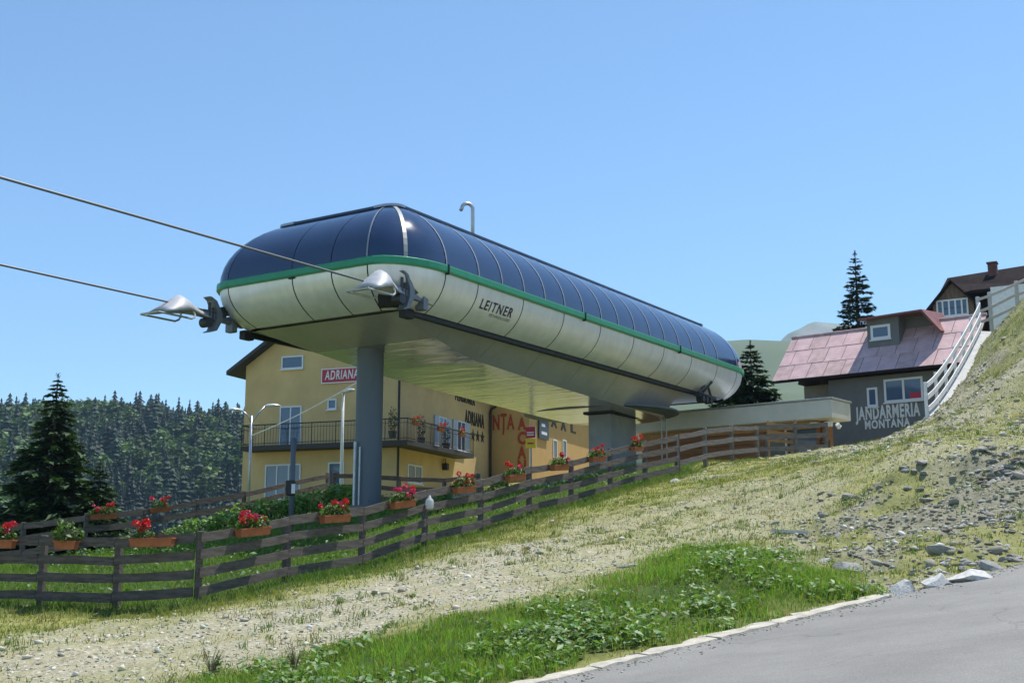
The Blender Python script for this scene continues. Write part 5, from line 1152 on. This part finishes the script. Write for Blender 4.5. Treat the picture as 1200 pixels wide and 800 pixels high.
# turf on the open slope and along the fence
x, y = scatter(330000, -12, 22, 14, 46); m_ = masks(x, y)
pr = np.clip(1.0 - m_['stony'] * 1.05, .015, 1) * (1 - m_['lush']) * (1 - m_['yard']); pr *= np.where(m_['fence'] > .3, 1.0, .45 + .3 * vnoise(x, y, .8, 45)); q = (x - P1[0]) * EN[0] + (y - P1[1]) * EN[1]
k = (rng.uniform(size=len(x)) < pr) & (q > .35); x, y = x[k], y[k]; fe = m_['fence'][k]; P = on_ground(x, y); n = len(P); pt_ = vnoise(x, y, 1.5, 46)
hgt = rng.uniform(.03, .085, n) * (1 + 1.6 * fe) * (.7 + .6 * pt_); mixc = np.clip(fe * .8 + (pt_ - .35) * 1.3 + rng.uniform(-.25, .25, n), 0, 1)[:, None]; col_ = cvar(n, (1, 1, 1), .3, .2) * (np.array((.29, .275, .085)) * (1 - mixc) + np.array((.11, .19, .035)) * mixc)
V1 = blades(P, hgt, rng.uniform(.012, .024, n), 1.0, col_, 1); stuff(tag(link('slope_turf', np_mesh('slope_turf', *V1[:2], 'grass', V1[2])), 'thin dry turf in patches on the stony slope', 'grass'))
# ragged tufts standing in the gravel
cx, cy = scatter(4200, -11, 19, 14, 44); m_ = masks(cx, cy); k = (m_['yard'] < .5) & (m_['lush'] < .4) & (((cx - P1[0]) * EN[0] + (cy - P1[1]) * EN[1]) > .4) & (vnoise(cx, cy, 2.5, 49) > .35); cx, cy = cx[k], cy[k]
rad = rng.uniform(.03, .15, len(cx)); nb_ = 20; x = (cx[:, None] + rng.normal(size=(len(cx), nb_)) * rad[:, None]).ravel(); y = (cy[:, None] + rng.normal(size=(len(cx), nb_)) * rad[:, None]).ravel(); P = on_ground(x, y); n = len(P)
V1 = blades(P, np.repeat(.035 + .15 * rng.uniform(size=len(cx)) ** 2, nb_) * rng.uniform(.5, 1.2, n), rng.uniform(.008, .016, n), 1.1, cvar(n, (1, 1, 1), .3, .2) * np.repeat(np.where(rng.uniform(size=(len(cx), 1)) < .35, np.array([[.26, .23, .10]]), np.array([[.12, .19, .04]])), nb_, 0))
stuff(tag(link('grass_tufts', np_mesh('grass_tufts', *V1[:2], 'grass', V1[2])), 'ragged tufts of green and dry grass scattered over the stony slope', 'grass'))
# yard grass behind the fence
x, y = scatter(230000, -18, 9, 21, 50); k = masks(x, y)['yard'] > .5; k[k] = rng.uniform(size=k.sum()) < np.clip(1.2 - (y[k] - 22) / 34, .35, 1); x, y = x[k], y[k]; P = on_ground(x, y); n = len(P); pt_ = vnoise(x, y, 1.3, 47)
V1 = blades(P, rng.uniform(.05, .16, n) * (.6 + .8 * pt_), rng.uniform(.012, .022, n), .9, cvar(n, (.14, .225, .034), .35, .2) * (.75 + .5 * pt_[:, None]), 1)
stuff(tag(link('yard_grass', np_mesh('yard_grass', *V1[:2], 'grass', V1[2])), 'green yard grass seen between the rails of the board fence', 'grass'))
x, y = scatter(9000, -18, 7, 21.5, 40); k = inside(YARD, x, y) & (vnoise(x, y, 1.1, 48) > .52); x, y = x[k], y[k]; P = on_ground(x, y); n = len(P); P[:, 2] += rng.uniform(.05, .28, n)
V1 = leaves(P, rng.uniform(.06, .17, n), .6, cvar(n, (.07, .14, .03), .35, .2), .6); stuff(tag(link('yard_weeds', np_mesh('yard_weeds', *V1[:2], 'leaf', V1[2])), 'broad weed leaves growing in the yard behind the fence', 'weeds'))
# pebbles
ico = [(0, 0, 1), (.894, 0, .447), (.276, .851, .447), (-.724, .526, .447), (-.724, -.526, .447), (.276, -.851, .447), (.724, .526, -.447), (-.276, .851, -.447), (-.894, 0, -.447), (-.276, -.851, -.447), (.724, -.526, -.447), (0, 0, -1)]
icf = np.array([(0, 1, 2), (0, 2, 3), (0, 3, 4), (0, 4, 5), (0, 5, 1), (1, 6, 2), (2, 7, 3), (3, 8, 4), (4, 9, 5), (5, 10, 1), (2, 6, 7), (3, 7, 8), (4, 8, 9), (5, 9, 10), (1, 10, 6), (6, 11, 7), (7, 11, 8), (8, 11, 9), (9, 11, 10), (10, 11, 6)]); ico = np.array(ico)
def pebbles(x, y, size, col_, name, label):
    n = len(x); P = on_ground(x, y); a = rng.uniform(0, 6.28, n); ca, sa = np.cos(a)[:, None], np.sin(a)[:, None]
    d = ico[None] * rng.uniform(.7, 1.25, (n, 12, 1)) * np.stack([size * rng.uniform(.8, 1.5, n), size * rng.uniform(.6, 1., n), size * rng.uniform(.35, .7, n)], -1)[:, None]
    t_ = rng.uniform(-.5, .5, n)[:, None]; dx = d[..., 0] * np.cos(t_) + d[..., 2] * np.sin(t_); dz = -d[..., 0] * np.sin(t_) + d[..., 2] * np.cos(t_)
    V = np.stack([dx * ca - d[..., 1] * sa, dx * sa + d[..., 1] * ca, dz], -1) + P[:, None] + np.array([0, 0, 1]) * (size * .15)[:, None, None]
    T = (np.arange(n)[:, None, None] * 12 + icf[None]).reshape(-1, 3); stuff(tag(link(name, np_mesh(name, V.reshape(-1, 3), T, 'pebble', np.repeat(col_, 12, 0))), label, 'gravel'))
x, y = scatter(150000, -12, 20, 13, 46); m_ = masks(x, y); q = (x - P1[0]) * EN[0] + (y - P1[1]) * EN[1]
k = (rng.uniform(size=len(x)) < m_['stony'] * np.where(y > 32, .55, 1) * (.40 + .6 * m_['rocky']) + .03) & (q > .25) & (m_['yard'] < .5); x, y = x[k], y[k]; n = len(x)
size = .009 + .017 * rng.uniform(size=n) ** 2 * 1.6 + np.where(rng.uniform(size=n) < .018, rng.uniform(.02, .06, n), 0); size *= 1 + .6 * m_['rocky'][k] + .9 * m_['emb'][k]
g = rng.uniform(.5, 1.3, (n, 1)) * (1 - .28 * m_['rocky'][k][:, None]); col_ = np.array((.47, .44, .335)) * g * (1 + rng.uniform(-.06, .06, (n, 3))); w = rng.uniform(size=n) < .10; col_[w] = rng.uniform(.55, .72, (w.sum(), 1)) * np.array((1, .98, .88))
pebbles(x, y, size, col_, 'gravel', 'pale loose gravel and broken stone on the track and slope')
sv = rng.uniform(-6, 9, 900); qv = -np.abs(rng.normal(0, .28, 900)) + .12; e2 = P1[:2] + sv[:, None] * ED + qv[:, None] * EN; x, y = e2[:, 0], e2[:, 1]; n = len(x)
GP = on_ground; on_ground = lambda x, y: np.stack([x, y, road_z(x, y) + .008], -1)
pebbles(x, y, rng.uniform(.006, .02, n), np.array((.36, .335, .27)) * rng.uniform(.6, 1.3, (n, 1)), 'road_grit', 'loose grit spilled from the verge onto the road edge'); on_ground = GP
# rocks one can pick out
def rock_mesh(seed, m_, flat=.6):
    rg = np.random.default_rng(seed); bm = bmesh.new(); bmesh.ops.create_icosphere(bm, subdivisions=2, radius=1.15)
    cuts = [(Vector(rg.normal(size=3)).normalized(), rg.uniform(.42, .8)) for _ in range(8)]
    for v in bm.verts:
        for nn, dd in cuts:
            e_ = v.co.dot(nn) - dd
            if e_ > 0: v.co -= nn * e_
        v.co *= rg.uniform(.98, 1.02); v.co.z *= flat; v.co.x *= 1.2
    me = bpy.data.meshes.new('rock'); bm.to_mesh(me); bm.free(); return finish(me, m_)
rk = [rock_mesh(s, ('rock', 'rock', 'rock', 'rock', 'rock_brown')[s % 5], .45 + .08 * (s % 4)) for s in range(7)]; rkw = [rock_mesh(70 + s, 'rock_white', .6) for s in range(3)]
def rock(u, v, wpx, label, white=False, k=0, group=None, flat=1., Yr=None):
    g_ = to_ground(u, v); z = gz_at(g_); w = wpx / F * math.hypot(*g_); o = link('rock', (rkw if white else rk)[k % (3 if white else 7)]); o.location = (g_[0], g_[1], z + w * .04); s_ = w / 2.3; o.scale = (s_, s_, s_ * flat); o.rotation_euler = (random.uniform(-.25, .25), random.uniform(-.25, .25), random.uniform(0, 6) if white is False else random.uniform(-.4, .4)); return tag(o, label, 'rock', group)
rock(1058, 696, 46, 'large pale angular rock at the road edge right of the lush grass', True, 0, flat=1.3)
rock(1099, 686, 44, 'tall white block leaning at the road edge among grey rocks', True, 1, flat=1.4)
rock(1133, 680, 56, 'flat pale slab lying on the road edge right of the white block', True, 2, flat=.7)
rock(1104, 649, 32, 'grey boulder above the white block at the road edge', False, 1, flat=1.3)
rock(1163, 667, 28, 'grey boulder near the road edge at the far right', False, 3, flat=1.2)
rock(997, 664, 38, 'brown rock at the right end of the lush grass', False, 2, flat=1.2)
rock(969, 652, 16, 'small pale rock on the bank above the lush grass', True, 0)
rock(1188, 552, 16, 'grey rock sticking out of the small scarp at the right edge', False, 4)
rock(1085, 563, 26, 'flat grey rock at the left end of the small scarp', False, 5, flat=.6)
rock(1155, 600, 18, 'grey rock on the stony bank below the scarp', False, 0)
rock(552, 702, 17, 'pale flat stone on the gravel track above the verge', True, 1, flat=.5); rock(517, 680, 18, 'buff flat stone in the middle of the gravel track', False, 5, flat=.5)
rock(735, 662, 22, 'dark flat stone at the upper edge of the verge grass', False, 3, flat=.4); rock(790, 566, 14, 'pale stone near the far fence corner', True, 2)
rock(826, 568, 11, 'white stone on the slope right of the far fence corner', True, 0); rock(846, 540, 13, 'grey stone in front of the side fence', False, 1); rock(795, 710, 8, 'small white stone in the verge grass', True, 2)
rd = random.Random(4)
for k in range(235):
    if 150 <= k < 190: u = rd.uniform(1035, 1205); v = 708 - (u - 1020) * .285 - rd.uniform(2, 24)
    elif k < 85: u = rd.uniform(960, 1205); v = rd.uniform(575, 700)
    elif k < 115 or k >= 190: u = rd.uniform(1060, 1205); v = 578 - (u - 1065) * .24 + rd.uniform(-16, 14)
    else:
        if rd.random() < .5: continue
        u = rd.uniform(1080, 1200); v = rd.uniform(400, 540)
    if v > 712 - (u - 1020) * .285 or (u < 1040 and v > 655): continue
    rock(u, v, rd.uniform(6, 12) if rd.random() < .8 else rd.uniform(12, 17), 'loose broken stone on the bare bank above the road', rd.random() < .12, k, 'broken stones on the bank')
# slim grey plank lying above the verge
a = to_ground(905, 624); c = to_ground(948, 620); tag(MB().beam((a[0], a[1], gz_at(a) + .05), (c[0], c[1], gz_at(c) + .05), .16, .06).build('loose_plank', 'rail_wood'), 'pale weathered plank lying on the slope above the verge', 'plank')
# dry weeds in front
for u, v, sd, lab in ((345, 790, 1, 'tall dry weed with brown stems at the lower left edge of the verge'), (247, 794, 2, 'small leafy weed left of the tall dry weed on the track edge')):
    g_ = to_ground(u, v); rg = np.random.default_rng(sd); t = thing('weed', lab, 'weed', (g_[0], g_[1], gz_at(g_))); mb = MB(); pts_ = []
    for k in range(16):
        a = rg.uniform(0, 6.28); l = rg.uniform(.2, .42); b_ = rg.uniform(.05, .16); mb.tube([(0, 0, 0), (b_ * .4 * math.cos(a), b_ * .4 * math.sin(a), l * .6), (b_ * math.cos(a), b_ * math.sin(a), l)], [.005, .004, .002], 4)
        for f_ in rg.uniform(.3, 1., 7): pts_.append((b_ * f_ * math.cos(a), b_ * f_ * math.sin(a), l * f_))
    mb.build('stems', 'planks', t); P = np.array(pts_) + rg.normal(0, .012, (len(pts_), 3)); V1 = leaves(P, rg.uniform(.02, .05, len(P)), 1., cvar(len(P), (.13, .13, .05) if sd == 1 else (.07, .13, .03), .3), .45); link('leaves', np_mesh('weed_leaves', *V1[:2], 'leaf', V1[2]), t)

# concrete loading platform below the station
pl = [(3.2, -2.6), (9.0, -2.6), (9.0, 2.2), (3.2, 2.2)]; pz = max(gz_at(st_world(u, w, 0)) for u, w in pl) - .45
mb = MB(); pw = [st_world(u, w, 0)[:2] for u, w in pl]; mb.prism([tuple(q) for q in pw][::-1], pz - 2.5, pz); structure(mb.build('platform', 'concrete'))

# ------------------------------------------------------------------ mountain air
hz_ = MB().box(-2600, 2600, -120, 3900, -70, 700).build('haze', None); hm = bpy.data.materials.new('air'); hm.use_nodes = True; nt = hm.node_tree; nt.nodes.remove(nt.nodes['Principled BSDF'])
pv = nt.nodes.new('ShaderNodeVolumePrincipled'); pv.inputs['Color'].default_value = (.50, .76, 1., 1); pv.inputs['Density'].default_value = .00011; pv.inputs['Anisotropy'].default_value = .3
nt.links.new(pv.outputs[0], nt.nodes['Material Output'].inputs['Volume']); hz_.data.materials.append(hm); stuff(tag(hz_, 'thin pale blue mountain air in front of the far hills', 'haze'))
